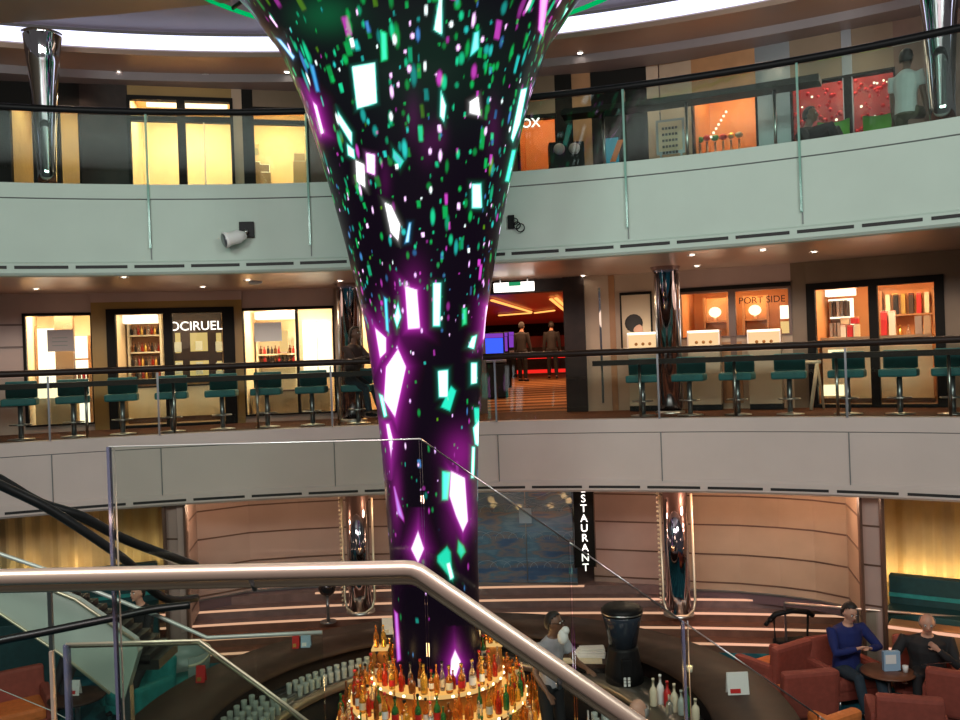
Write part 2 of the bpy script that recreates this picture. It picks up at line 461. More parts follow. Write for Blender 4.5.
# lower deck
ZL = -3.9
b = MB(); b.prism([(-14, 2), (13, 2), (13, 17), (-14, 17)], ZL - .1, ZL, 'lounge_carpet'); struct(b.build('floor'))
NOSE = [(14.62, -3.75), (14.97, -3.6), (15.30, -3.45), (15.62, -3.3), (15.95, -3.15)]   # depth and height of each step edge
SC = (-2.0, 15.424 - 34.0)
b = MB(); e = MB()
def sth(x, R): return math.asin((x - SC[0]) / R)
prof = []
for i, (d, z) in enumerate(NOSE):
    R = 34 + d - 15.3; prof += [(R, ZL if i == 0 else NOSE[i - 1][1]), (R, z)]
    xa_, xb_ = (-3.2, 1.75) if i == 4 else (-6.0, 6.4)
    e.arc([(R - .012, z - .026), (R - .012, z + .003), (R + .03, z + .003), (R + .03, z - .026)], sth(xa_, R), sth(xb_, R), 'led_line', 40, c=SC)
prof += [(36.2, -3.15), (36.2, ZL)]
mm = ['step_brown', 'step_brown', 'step_brown', 'step_brown', 'step_brown', 'step_grey', 'step_grey', 'step_grey', 'step_grey', 'step_grey', 'step_grey', 'step_grey']
b.arc(prof, sth(-6.05, 34), sth(6.45, 34), 'step_brown', 40, mats=mm, c=SC)
struct(b.build('floor_steps')); struct(e.build('trim_3'))
# ---- lower deck walls
def wall_line(pts, mname, name, z0=-3.3, z1=-1.1, thick=.12, lines=(), lw=.028, lm='wall_brown', R_is=True):
    P = [Vector((p.x, p.y, 0)) for p in pts]
    b = MB()
    for A, B in zip(P[:-1], P[1:]):
        u = (B - A).normalized(); n = Vector((-u.y, u.x, 0))
        b.prism([A[:2], B[:2], (B + n * thick)[:2], (A + n * thick)[:2]], z0, z1, mname)
        for zz in lines:
            b.prism([(A - n * .008)[:2], (B - n * .008)[:2], (B + n * .01)[:2], (A + n * .01)[:2]], zz - lw / 2, zz + lw / 2, lm)
    return struct(b.build(name))
ZLN = (-1.52, -2.03, -2.55, -3.05)
wall_line([hr(p, 560, R) for p, R in ((186, 15.6), (198, 16.9), (250, 17.3), (300, 17.35), (345, 17.35), (400, 17.25), (481, 17.25))], 'wall_pink', 'wall_lower_left', lines=ZLN)
wall_line([hr(p, 560, R) for p, R in ((594, 17.5), (664, 17.4))], 'wall_pink', 'wall_lower_middle', lines=ZLN)
wall_line([hr(p, 560, R) for p, R in ((664, 17.4), (700, 17.35), (740, 17.38), (780, 17.32), (815, 17.2), (848, 16.95), (862, 15.75))], 'wall_beige', 'wall_lower_right', lines=ZLN)
wall_line([hr(p, 560, R) for p, R in ((164, 15.75), (186, 15.6))], 'wall_pink', 'wall_left_pier', lines=(-1.75, -2.3, -2.8), z0=-3.9)
wall_line([hr(p, 560, R) for p, R in ((862, 15.75), (884, 15.7))], 'wall_pink', 'wall_right_pier', lines=(-1.62, -2.2, -2.8), z0=-3.9)
def kerb(lst, z0, z1, name, th=.07):
    P = [hr(p, 590, R) for p, R in lst]; b = MB()
    for A, B in zip(P[:-1], P[1:]):
        b.prism([A[:2], B[:2], (B.x, B.y - th), (A.x, A.y - th)], z0, z1, 'kerb')
        b.prism([A[:2], B[:2], (B.x, B.y - th - .02), (A.x, A.y - th - .02)], z1, z1 + .02, 'steel_dark')
    return struct(b.build(name))
mat('kerb', (0.13, 0.085, 0.10), 0.35, coat=.3)
kerb(((690, 17.35), (740, 17.38), (780, 17.32), (815, 17.2), (848, 16.95), (861, 15.8)), -3.36, -3.2, 'baseboard_right')
kerb(((198, 16.9), (250, 17.3), (300, 17.35), (332, 17.35)), -3.3, -3.12, 'baseboard_left')
b = MB()
for px in (165, 186): p = hr(px, 560, 15.55); b.b2(p.x - .02, p.x + .02, p.y - .02, p.y + .06, -3.9, -1.1, 'wall_brown')
for px in (862, 884): p = hr(px, 560, 15.62); b.b2(p.x - .02, p.x + .02, p.y - .02, p.y + .06, -3.9, -1.1, 'wall_brown')
struct(b.build('trim_4'))
# fluted gold curtain walls lit from below
def flutes(p0, p1, R, z0, z1, name):
    A = hr(p0, 540, R); B = hr(p1, 540, R); u = (B - A); L = u.length; u.normalize(); n = Vector((-u.y, u.x, 0))
    N = int(L / .045); pts = []
    for i in range(N + 1):
        q = A + u * (L * i / N) + n * (.035 * math.sin(i * 1.05) + .02 * math.sin(i * .37)); pts.append((q.x, q.y))
    back = [((A + u * L + n * .12).x, (A + u * L + n * .12).y), ((A + n * .12).x, (A + n * .12).y)]
    b = MB(); b.prism(pts + back, z0, z1, 'curtain'); return struct(b.build(name))
mat('curtain', (0.50, 0.35, 0.17), 0.5, noise=(3, 0.1))
flutes(-60, 172, 17.2, -3.9, -1.1, 'wall_curtain_left')
flutes(872, 1040, 17.0, -3.9, -1.1, 'wall_curtain_right')
# blue etched glass partition of the restaurant
mt = mat('blue_partition', (0.05, 0.12, 0.25), 0.25, coat=0.5); nt = mt.node_tree; p_ = nt.nodes['Principled BSDF']
tc = nt.nodes.new('ShaderNodeTexCoord'); sx = nt.nodes.new('ShaderNodeSeparateXYZ'); nz = nt.nodes.new('ShaderNodeTexNoise'); ad = nt.nodes.new('ShaderNodeMath'); cr = nt.nodes.new('ShaderNodeValToRGB')
mp = nt.nodes.new('ShaderNodeMapping'); mp.inputs['Scale'].default_value = (.8, 1, 3.5)
nt.links.new(tc.outputs['Object'], mp.inputs[0]); nt.links.new(mp.outputs[0], nz.inputs['Vector']); nz.inputs['Scale'].default_value = 1.6; nz.inputs['Detail'].default_value = 5
nt.links.new(tc.outputs['Object'], sx.inputs[0])
ml = nt.nodes.new('ShaderNodeMath'); ml.operation = 'MULTIPLY_ADD'; ml.inputs[1].default_value = .10; ml.inputs[2].default_value = .2
nt.links.new(sx.outputs[2], ml.inputs[0]); ad.operation = 'ADD'; nt.links.new(ml.outputs[0], ad.inputs[0])
nt.links.new(nz.outputs[0], ad.inputs[1]); nt.links.new(ad.outputs[0], cr.inputs[0])
el = cr.color_ramp.elements; el[0].position = .55; el[0].color = (.045, .10, .22, 1); el[1].position = .95; el[1].color = (.10, .20, .36, 1)
for pos, c in ((.66, (.055, .13, .27, 1)), (.74, (.20, .19, .20, 1)), (.80, (.07, .18, .30, 1)), (.87, (.15, .27, .38, 1))):
    q = el.new(pos); q.color = c
nt.links.new(cr.outputs[0], p_.inputs['Base Color'])
fb = Fr(478, 577, 560, 17.2, -3.15)
t = fb.root('glass_partition', 'blue etched glass partition with arched wave lines behind the bar, left of the restaurant sign', 'partition')
b = MB(); b.b2(0, fb.L, 0, .06, 0.04, 2.03, 'blue_partition'); b.build('panel', t)
b = MB(); b.b2(-.02, fb.L, -.03, .08, 0, .05, 'steel_dark'); b.b2(fb.L * .5 - .008, fb.L * .5 + .008, -.012, 0.01, .05, 2.03, 'steel_dark'); b.build('frame', t)
b = MB()
for row, (zr, rr) in enumerate(((.95, .26), (.42, .24), (1.45, .28))):
    for i in range(8):
        cxx = .05 + i * .25 + (row % 2) * .12
        pts = [(min(max(cxx + rr * .8 * math.cos(a), 0.0), fb.L), -.012, zr + rr * .55 * math.sin(a) - .1) for a in [PI * j / 12 for j in range(13)]]
        b.tube(pts, .004, 'pale_blue', 4)
for i in range(6):
    b.tube([(fb.L * j / 20, -.012, 1.55 + .1 * i + .16 * math.sin(j * .28 + i * .9)) for j in range(21)], .0035, 'pale_blue', 4)
b.build('etched_line', t)
b = MB(); x0, z0 = fb.xz(520, 508); x1, z1 = fb.xz(533, 523); b.b2(x0 - .02, x1 - .02, -.03, -.01, z1, z0, 'pale_blue'); b.build('notice', t)

# vertical lit sign
p = hr(586, 540, 16.35)
t = thing('restaurant_sign', 'tall narrow dark sign with white lit letters running down it, right of the blue glass', 'sign', (p.x, p.y, -1.15), 0)
b = MB(); b.box((-.02, .08, -.72), (.38, .12, 1.50), 'black_frame', bev=.01); b.build('sign_box', t)
b = MB(); b.b2(-.21, -.195, .0, .02, -1.47, .03, 'chrome'); b.b2(.155, .17, .0, .02, -1.47, .03, 'wall_brown'); b.build('trim_strip', t)
zs = EYE + ray(584, 499).z * p.y / ray(584, 499).y
ze = EYE + ray(586, 568).z * p.y / ray(586, 568).y
stp = (zs - ze) / 7
for i, ch in enumerate('RESTAURANT'):
    text_mesh('letter', ch, .185, 'sign_white', t, (-.02, .012, zs - stp * (i - 2) + 1.15 - .0), extrude=.006)

# ---- middle deck facade
RM = 17.7
HM = 2.53
def wallseg(fr, x0, x1, mname, name='wall_middle', z0=0, z1=HM, y0=0, y1=.14, extra=None):
    b = MB(); b.b2(x0, x1, y0, y1, z0, z1, mname)
    if extra: extra(b)
    return struct(fr.place(b, name))
def lines_left(b):
    for zz in (1.95, 1.55, .88, 0.5): b.b2(.0, xL, -.012, .0, zz, zz + .035, 'wall_brown')
fr = Fr(-90, 25, 360, RM); xL = fr.L
wallseg(fr, 0, fr.L, 'wall_pink', 'wall_middle_left', extra=lines_left)

def goods_bottle(mname='amber_glass', h=.26, r=.035):
    b = MB(); b.lathe([(r, 0), (r, h * .55), (r * .8, h * .66), (r * .35, h * .76), (r * .35, h * .94), (r * .42, h * .94), (r * .42, h)], mname, 8)
    return b.mesh('bottle')
SHOPW = {}
def shop_room(fr, x0, x1, depth, mname, ceil=2.45, zfloor=0, light=60, lcol=(1, .78, .48), name='wall_shop', lightbox=True):
    """room behind a shop window"""
    b = MB()
    y0 = .15
    b.b2(x0 - .1, x0, y0, depth, zfloor, ceil, mname); b.b2(x1, x1 + .1, y0, depth, zfloor, ceil, mname)
    b.b2(x0 - .1, x1 + .1, depth, depth + .1, zfloor, ceil, mname)
    b.b2(x0, x1, y0, depth, ceil - .04, ceil, mname); b.b2(x0, x1, y0, depth, zfloor - .02, zfloor + .015, 'shop_floor')
    o = struct(fr.place(b, name))
    c = fr.w((x0 + x1) / 2, depth * .45, ceil - .1)
    l = lamp('AREA', 'shop_ceiling_lamp', c, light, lcol, max(.3, (x1 - x0) * .7), depth * .4)
    l.rotation_euler = (0, 0, fr.rz)
    return o
def door_unit(fr, px, py_top, py_bot, name, label, posts, frame_m='black_frame', fw=.12, glass='glass_shop', cat='shop window', ztop=None, zbot=0.0, yoff=-.03):
    """posts = px positions of frame members (left edge,right edge) pairs"""
    t = fr.root(name, label, cat)
    x0 = fr.x(px[0]); x1 = fr.x(px[1]); zt = ztop if ztop else fr.xz((px[0] + px[1]) / 2, py_top)[1]
    b = MB()
    b.b2(x0, x1, yoff, .12, zt - fw, zt, frame_m); b.b2(x0, x1, yoff, .12, zbot, zbot + fw * .5, frame_m)
    for a, c in posts:
        b.b2(fr.x(a), fr.x(c), yoff, .12, zbot + fw * .5, zt - fw, frame_m)
    b.build('frame', t)
    for i in range(len(posts) - 1):
        g = MB(); g.b2(fr.x(posts[i][1]), fr.x(posts[i + 1][0]), .03, .045, zbot + fw * .5, zt - fw, glass); g.build('pane', t)
    return t, x0, x1, zt

# left window with a paper notice
fr = Fr(20, 100, 370, RM)
t, x0, x1, zt = door_unit(fr, (24, 95), 313, 425, 'shop_window', 'tall shop window with a grey notice on the glass, leftmost on the middle deck', [(24, 27), (92, 95)], fw=.05, zbot=.12)
wallseg(fr, 0, fr.L, 'wall_pink', 'wall_middle_lintel_left', z0=zt)
wallseg(fr, x0, x1, 'wall_pink', 'wall_middle_sill_left', z0=0, z1=.12)
shop_room(fr, x0, x1, 1.7, 'shop_wall', light=75)
b = MB(); a, zz0 = fr.xz(47, 330); c, zz1 = fr.xz(74, 351); b.b2(a, c, -.01, .0, zz1, zz0, 'notice_grey' if 'notice_grey' in M else 'white')
for i in range(3): b.b2(a + .08, c - .1, -.014, -.009, zz1 + .1 + i * .07, zz1 + .115 + i * .07, 'seam')
b.build('notice', t)
FRAMES = {'L1': (fr, x0, x1)}
# mustard surround and double door unit
fr = Fr(93, 244, 370, RM - .05)
def mustard(b): pass
xa, xb = fr.x(93), fr.x(244)
t, x0, x1, zt = door_unit(fr, (108, 236), 308, 430, 'shop_entrance', 'black framed glass shop entrance with bottle shelves inside, in a mustard surround', [(108, 117), (165, 174), (224, 236)], fw=.10)
wallseg(fr, xa, x0, 'mustard', 'wall_mustard_left', z1=2.35); wallseg(fr, x1, xb, 'mustard', 'wall_mustard_right', z1=2.35); wallseg(fr, x0, x1, 'mustard', 'wall_mustard_top', z0=zt, z1=2.35)
wallseg(fr, xa, xb, 'wall_pink', 'wall_middle_lintel_entrance', z0=2.35)
shop_room(fr, x0, x1, 2.2, 'shop_wall', light=60)
FRAMES['L2'] = (fr, x0, x1)
o = text_mesh('lettering', 'OCIRUEL', .24, 'sign_white', t, (fr.x(197), .10, fr.xz(197, 326)[1]), extrude=.012, space=1.0)
# window right of the entrance
fr = Fr(243, 343, 370, RM)
t, x0, x1, zt = door_unit(fr, (243, 336), 307, 425, 'shop_window', 'wide lit shop window with one dark mullion, right of the mustard entrance', [(243, 245), (297, 299.5), (334, 336)], fw=.05, zbot=.12)
wallseg(fr, 0, fr.L, 'wall_pink', 'wall_middle_lintel_bright', z0=zt); wallseg(fr, x0, x1, 'wall_pink', 'wall_middle_sill_bright', z1=.12); wallseg(fr, x1, fr.L, 'wall_beige', 'wall_middle_pier')
shop_room(fr, x0, x1, 1.7, 'shop_wall', light=110, lcol=(1, .84, .58))
FRAMES['L3'] = (fr, x0, x1)
b = MB(); a, zz0 = fr.xz(254, 323); c, zz1 = fr.xz(282, 341); b.b2(a, c, -.01, .0, zz1, zz0, 'white'); b.build('notice', t)
# windows behind the LED column
fr = Fr(343, 486, 365, RM)
t, x0, x1, zt = door_unit(fr, (361, 420), 306, 415, 'shop_window', 'narrow bright shop window between the mirrored column and the LED column', [(361, 363), (390, 392), (418, 420)], fw=.05, zbot=.12)
wallseg(fr, 0, x0, 'wall_brown', 'wall_middle_pier'); wallseg(fr, x0, x1, 'wall_pink', 'wall_middle_lintel_narrow', z0=zt); wallseg(fr, x0, x1, 'wall_pink', 'wall_middle_sill_narrow', z1=.12); wallseg(fr, x1, fr.L, 'wall_brown', 'wall_middle_centre')
shop_room(fr, x0, x1, 1.7, 'shop_wall', light=70)
# corridor to the casino
fr = Fr(486, 620, 362, RM)
FRC = fr
xc0, xc1 = fr.x(486), fr.x(567)
wallseg(fr, xc0, xc1, 'dark_wood', 'wall_corridor_header', z0=2.28, y0=.0, y1=.3)
wallseg(fr, fr.x(566), fr.x(587), 'dark_wood', 'wall_corridor_pier', y0=-.15, y1=1.2)
wallseg(fr, fr.x(587), fr.x(611), 'wall_beige', 'wall_beige_pier', y0=-.05, extra=lambda b: b.b2(fr.x(601), fr.x(603), -.07, -.04, .15, 2.3, 'chrome'))
wallseg(fr, fr.x(611), fr.x(617), 'shop_wood', 'wall_wood_strip', y0=-.02)
# corridor room (floor rises gently with the ship's deck)
b = MB(); b.slab3([fr.w(xc0 - 3, .3, 0), fr.w(xc1 + 1.5, .3, 0), fr.w(xc1 + 4, 24, .75), fr.w(xc0 - 8, 24, .75)], (0, 0, -.08), 'carpet_stripe'); struct(b.build('floor_casino'))
b = MB(); b.slab3([fr.w(xc0 - 3, .3, 2.36), fr.w(xc1 + 1.5, .3, 2.36), fr.w(xc1 + 4, 24, 2.6), fr.w(xc0 - 8, 24, 2.6)], (0, 0, .08), 'ceiling_red' if 'ceiling_red' in M else 'shop_red'); struct(b.build('ceiling_casino'))
b = MB(); b.slab3([fr.w(xc0 - 8, 24, .6), fr.w(xc1 + 4, 24, .6), fr.w(xc1 + 4, 24, 2.7), fr.w(xc0 - 8, 24, 2.7)], (0, .1, 0), 'dark_wood')
b.slab3([fr.w(xc1 + .3, 1.2, 0), fr.w(xc1 + 4, 24, .6), fr.w(xc1 + 4, 24, 2.7), fr.w(xc1 + .3, 1.2, 2.5)], (.1, 0, 0), 'shop_red')
b.slab3([fr.w(xc0 - 1.0, .3, 0), fr.w(xc0 - 8, 24, .6), fr.w(xc0 - 8, 24, 2.7), fr.w(xc0 - 1.0, .3, 2.5)], (-.1, 0, 0), 'dark_wood'); struct(b.build('wall_casino'))
# neon strips on the casino ceiling
def ceil_pt(px, py):
    d = ray(px, py); k = (2.16 - EYE) / (d.z - .0101); p = d * k; return Vector((p.x, p.y, EYE + d.z * k - .03))
b = MB()
for (x0_, y0_), (x1_, y1_) in (((492, 299), (531, 311)), ((499, 314.5), (531, 312)), ((535, 312), (554, 309.5)), ((551, 298), (566, 311)), ((556, 297), (568, 308))):
    b.tube([ceil_pt(x0_, y0_), ceil_pt(x1_, y1_)], .05, 'yellow_neon', 6, flat=.5)
tag(b.build('ceiling_neon'), 'yellow orange light strips on the casino ceiling', 'neon light')
# posters + display case bay
fr = Fr(617, 663, 358, RM)
zt = fr.xz(640, 293)[1]
wallseg(fr, 0, fr.L, 'wall_beige', 'wall_middle_poster')
t = fr.root('framed_poster', 'lit poster of a dark haired head in a black topped frame, beside the corridor', 'poster', x=fr.x(622))
a, z1_ = fr.xz(622, 293); c, z0_ = fr.xz(656, 348); W = c - a; b = MB()
b.b2(0, W, -.05, -.01, z1_ - .05, z1_, 'black_frame'); b.b2(0, .03, -.05, -.01, z0_, z1_ - .05, 'black_frame'); b.b2(W - .03, W, -.05, -.01, z0_, z1_ - .05, 'black_frame'); b.build('frame', t)
b = MB(); b.b2(.03, W - .03, -.035, -.012, z0_, z1_ - .05, 'poster_face' if 'poster_face' in M else 'cream'); b.sphere((W * .42, -.035, (z0_ + z1_) / 2 - .05), .17, 'hair_black', (1, .05, 1)); b.sphere((W * .55, -.04, (z0_ + z1_) / 2 - .17), .09, 'skin_light', (1, .05, 1.1)); b.build('picture', t)
# PORT SIDE windows
fr = Fr(663, 810, 350, RM)
FRAMES['R1'] = (fr, fr.x(680), fr.x(793))
zt = fr.xz(735, 288)[1]; zb = fr.xz(735, 336)[1]
wallseg(fr, 0, fr.x(680), 'wall_pink', 'wall_middle_bay'); wallseg(fr, fr.x(680), fr.x(793), 'wall_pink', 'wall_middle_lintel_port', z0=zt)
wallseg(fr, fr.x(680), fr.x(793), 'wall_beige', 'wall_middle_dado', z1=zb - .02); wallseg(fr, fr.x(793), fr.L, 'header_tan', 'wall_middle_brown_pier')
t, x0, x1, _ = door_unit(fr, (680, 793), 288, 336, 'shop_window', 'low pair of orange lit shop windows with black lettering PORT SIDE', [(680, 682.5), (730, 737), (790, 793)], frame_m='wall_brown', fw=.06, zbot=zb - .02, ztop=zt)
b = MB(); b.b2(x0, x1, -.04, .0, zt - .02, zt + .05, 'black_frame'); b.build('head_bar', t)
b = MB(); b.b2(fr.x(731), fr.x(737), -.03, .0, 0, zb, 'wall_brown'); b.b2(fr.x(722), fr.x(742), -.02, .0, .1, zb - .1, 'shop_wood'); b.build('pier_panel', t)
text_mesh('lettering', 'PORT SIDE', .165, 'black', t, (fr.x(763.5), .0, fr.xz(762, 300)[1]), extrude=.004)
shop_room(fr, x0, x1, 2.0, 'shop_wall_orange', light=45, lcol=(1, .62, .32))
# right entrance
fr = Fr(806, 1040, 345, RM)
t, x0, x1, zt = door_unit(fr, (808, 946), 279, 407, 'shop_entrance', 'black framed double glass shop doors, rightmost on the middle deck', [(808, 816.5), (870, 879), (936, 946)], fw=.11)
FRAMES['R2'] = (fr, x0, x1)
wallseg(fr, x0, x1, 'header_tan', 'wall_middle_lintel_right', z0=zt); wallseg(fr, x1, fr.L, 'header_tan', 'wall_middle_right'); 
shop_room(fr, x0, x1, 2.4, 'shop_wall_orange', light=75, lcol=(1, .70, .40))

# ---- upper deck facade
RU = 17.0; ZU = 3.78; HU = 2.42
def useg(fr, a, c, mname, name='wall_upper', z0=0, z1=HU, y0=0, y1=.14): return wallseg(fr, fr.x(a), fr.x(c), mname, name, z0, z1, y0, y1)
fr = Fr(-100, 345, 140, RU, ZU); FU = fr
zt = fr.xz(180, 122)[1]
useg(fr, -100, 10, 'black_frame', 'wall_upper_far_left')
useg(fr, 81, 129, 'dark_wood', 'wall_upper_dark'); useg(fr, 233, 243, 'wall_beige', 'wall_upper_pier'); useg(fr, 243, 254, 'black_frame', 'wall_upper_pier'); useg(fr, 308, 345, 'wall_brown', 'wall_upper_centre')
useg(fr, 10, 81, 'black_frame', 'wall_upper_lintel_left', z0=fr.xz(40, 104)[1]); useg(fr, 129, 233, 'mustard', 'wall_upper_lintel', z0=fr.xz(180, 97)[1]); useg(fr, 254, 308, 'header_tan', 'wall_upper_lintel', z0=fr.xz(280, 108)[1])
def upane(fr, pa, pb, pyt, label, posts, fw=.07, fm='black_frame', ztop=None):
    t, x0, x1, zt = door_unit(fr, (pa, pb), pyt, 180, 'shop_window', label, posts, fw=fw, frame_m=fm, ztop=ztop)
    return t, x0, x1, zt
t, x0, x1, z_ = upane(fr, 9, 81, 104, 'dim amber shop window beside the left trumpet column on the upper deck', [(9, 11), (33, 60), (79, 81)])
shop_room(fr, x0, x1, 1.5, 'shop_wall', zfloor=0, ceil=2.38, light=16, lcol=(1, .7, .35))
t, x0, x1, z_ = upane(fr, 128, 234, 97, 'bright double shop window with a lit transom on the upper deck', [(128, 131), (178, 186), (231, 234)])
b = MB(); b.b2(x0, x1, -.02, .1, zt, zt + .10, 'black_frame'); b.build('transom_bar', t)
b = MB(); b.b2(x0 + .3, x1 - .1, .2, .25, fr.xz(180, 104)[1], fr.xz(180, 100)[1], 'shop_lightbox'); b.build('light_box', t)
b = MB(); b.b2(fr.x(204), fr.x(205), -.01, .03, .1, zt, 'brass'); b.build('door_pull', t)
shop_room(fr, x0, x1, 1.9, 'shop_wall', zfloor=0, ceil=2.38, light=95, lcol=(1, .80, .48)); FRAMES['U1'] = (fr, x0, x1)
t, x0, x1, z_ = upane(fr, 252, 309, 108, 'amber shop window left of the LED column on the upper deck', [(252, 254.5), (307, 309)])
b = MB(); b.b2(x0, x1, -.02, .1, zt, zt + .08, 'black_frame'); b.build('transom_bar', t)
shop_room(fr, x0, x1, 1.9, 'shop_wall', zfloor=0, ceil=2.38, light=60, lcol=(1, .78, .44)); FRAMES['U2'] = (fr, x0, x1)
fr = Fr(345, 660, 130, RU, ZU)
useg(fr, 345, 518, 'wall_brown', 'wall_upper_centre'); useg(fr, 556, 573, 'black_frame', 'wall_upper_dark'); useg(fr, 573, 592, 'shop_wood', 'wall_upper_wood', y0=.03); useg(fr, 592, 648, 'black_frame', 'wall_upper_black', y0=.02)
useg(fr, 648, 660, 'wall_beige', 'wall_upper_beige'); useg(fr, 518, 556, 'header_tan', 'wall_upper_lintel', z0=fr.xz(537, 115)[1])
t, x0, x1, z_ = upane(fr, 517, 557, 115, 'orange shop window with small white lettering right of the LED column', [(517, 519), (555, 557)])
shop_room(fr, x0, x1, 1.6, 'shop_wall_orange', zfloor=0, ceil=2.38, light=26, lcol=(1, .55, .28))
text_mesh('lettering', 'OX', .22, 'sign_white', t, (fr.x(531), -.03, fr.xz(529, 124)[1]), extrude=.02)
fr = Fr(660, 1040, 100, RU, ZU); FUR = fr
useg(fr, 660, 692, 'wall_beige', 'wall_upper_beige'); useg(fr, 756, 791, 'steel_dark', 'wall_upper_grey'); useg(fr, 843, 853, 'steel_dark', 'wall_upper_mullion', y0=-.02); useg(fr, 895, 1040, 'wall_brown', 'wall_upper_right')
useg(fr, 692, 756, 'shop_wood', 'wall_upper_lintel', z0=fr.xz(724, 90)[1]); useg(fr, 791, 895, 'header_tan', 'wall_upper_lintel', z0=fr.xz(843, 76)[1])
t, x0, x1, z_ = upane(fr, 691, 757, 90, 'orange jewellery window with a hanging string of lights', [(691, 692.5), (755, 757)], fw=.04)
shop_room(fr, x0, x1, 1.4, 'shop_wall_orange', zfloor=0, ceil=2.3, light=36, lcol=(1, .62, .34)); FRAMES['U3'] = (fr, x0, x1)
t, x0, x1, z_ = upane(fr, 790, 896, 76, 'pair of red glittering shop windows at the right of the upper deck', [(790, 792), (844, 852), (894, 896)], fw=.04)
shop_room(fr, x0, x1, 1.2, 'shop_red', zfloor=0, ceil=2.38, light=34, lcol=(1, .5, .4)); FRAMES['U4'] = (fr, x0, x1)

# ---- recessed downlights
dl = thing('recessed_downlight', 'x', 'downlight', (0, 0, 0))
b = MB(); b.lathe([(.075, 0), (.075, -.012), (.048, -.012), (.045, 0)], 'steel', 16, caps=False); b.build('trim_ring', dl)
b = MB(); b.lathe([(.0, -.006), (.046, -.006), (.046, -.001)], 'downlight_glow', 12, caps=False); b.build('lamp_glass', dl)
first = True
def put_dl(pts, z, desc, grp):
    global first
    for i, (px, py) in enumerate(pts):
        p = hz(px, py, z)
        lab = f'{ORD[i]} round recessed downlight from the left in the {desc}'
        if first:
            dl.location = p; dl['label'] = lab; o = dl; first = False
        else: o = dup(dl, p, label=lab)
        o['group'] = grp
put_dl([(36, 289), (124, 277), (203, 287), (248, 280), (340, 281), (583, 276), (612, 280), (692, 255), (697, 266), (763, 250), (814, 252)], 2.515, 'copper soffit above the middle deck', 'downlights over the middle deck')
put_dl([(119, 72), (206, 75), (287, 72), (580, 53), (682, 45), (654, 63), (791, 27), (880, 11), (955, 53)], ZC - .003, 'brown ceiling of the upper deck', 'downlights over the upper deck')
put_dl([(589, 20)], ZC + .449, 'cove ceiling', 'downlights in the cove ceiling')
[o for o in COL.objects if o.get('group') == 'downlights in the cove ceiling'][0]['label'] = 'lone downlight in the pale cove ceiling right of the LED column'
p = hz(247, 278, 2.515)
solo(MB().lathe([(.12, 0), (.12, -.02), (.06, -.05), (0, -.055)], 'white', 16), 'ceiling_speaker', 'round pale ceiling speaker in the copper soffit above the bright shop window', 'speaker', hz(247, 280, 2.515) + Vector((.05, .35, 0)))
# lights for the decks (the downlights' light)
for px, e_ in ((30, 10), (130, 10), (230, 10), (330, 10), (530, 10), (620, 10), (700, 10), (780, 10), (860, 10), (940, 10)):
    p = hr(px, 280, 16.4); lamp('SPOT', 'downlight_light', (p.x, p.y, 2.49), e_ * 4, (1, .68, .45), .04, aim=(p.x, p.y, 0), spot=2.3)
for px, e_ in ((60, 9), (160, 9), (270, 9), (560, 9), (660, 9), (760, 9), (860, 9)):
    p = hr(px, 90, 15.9); lamp('SPOT', 'downlight_light', (p.x, p.y, 6.15), e_ * 4, (1, .7, .5), .04, aim=(p.x, p.y, 0), spot=2.4)
for px, e_ in ((215, 16), (300, 16), (380, 8), (520, 12), (630, 8), (700, 14), (760, 20), (815, 20)):
    p = hr(px, 505, 15.95); lamp('POINT', 'downlight_light', (p.x, p.y, -1.3), e_, (1, .62, .42), .08)
for px in (25, 75, 125, 158): p = hr(px, 560, 16.85); lamp('POINT', 'curtain_uplight', (p.x, p.y, -2.3), 3, (1, .72, .3), .05)
for px in (886, 906, 926, 946, 966): p = hr(px, 560, 16.75); lamp('POINT', 'curtain_uplight', (p.x, p.y, -2.55), 3.5, (1, .72, .3), .05)
# added warm fill to brighten soffits and upper ceiling, no fixtures here
for px in (60, 170, 290, 530, 610, 710, 765, 875):
    p = hr(px, 350, 16.7); lamp('POINT', 'soffit_fill_light', (p.x, p.y, 1.75), 5.0, (1, .70, .50), .3)
for px in (50, 180, 280, 540, 640, 725, 845, 930):
    p = hr(px, 100, 15.9); lamp('POINT', 'soffit_fill_light', (p.x, p.y, 5.2), 5.0, (1, .72, .54), .3)

# ================================================================== LED FUNNEL COLUMN
LX, LY = -0.655, 10.7
PROF = [(-3.9, .535), (-2.38, .535), (-1.39, .538), (-.41, .575), (.08, .60), (.575, .635), (1.56, .745), (2.54, .945), (3.03, 1.06), (3.65, 1.22), (4.27, 1.40), (4.88, 1.64), (5.49, 2.06), (5.9, 2.42), (6.35, 2.85), (6.62, 3.15)]
zz = np.array([p[0] for p in PROF]); rr = np.array([p[1] for p in PROF])
def rad(z):
    return np.interp(z, zz, rr)
NA, NZ = 600, 640
zs_ = np.linspace(-3.9, 6.62, NZ)
rs_ = rad(zs_)
for _ in range(12): rs_[1:-1] = (rs_[:-2] + rs_[1:-1] * 2 + rs_[2:]) / 4
an = np.linspace(0, 2 * PI, NA, endpoint=False)      # 0 = facing the stairs (-Y)
A_, Z_ = np.meshgrid(an, zs_); R_ = np.repeat(rs_[:, None], NA, 1)
X_ = LX + R_ * np.sin(A_); Y_ = LY - R_ * np.cos(A_)
# where every lamp of the screen is seen from the landing (used to lay the picture out on the surface)
dx = X_; dy = Y_; dz = Z_ - EYE
a_ = dx * RV.x + dz * RV.z; b_ = dx * UV.x + dz * UV.z
PX = 480 + F * a_ / dy; PY = 358.5 - F * b_ / dy
nrm = -(np.sin(A_) * dx + (-np.cos(A_)) * dy)
FRONT = nrm > 0
col = np.zeros((NZ, NA, 3)); col[:] = (.0035, .0015, .005)
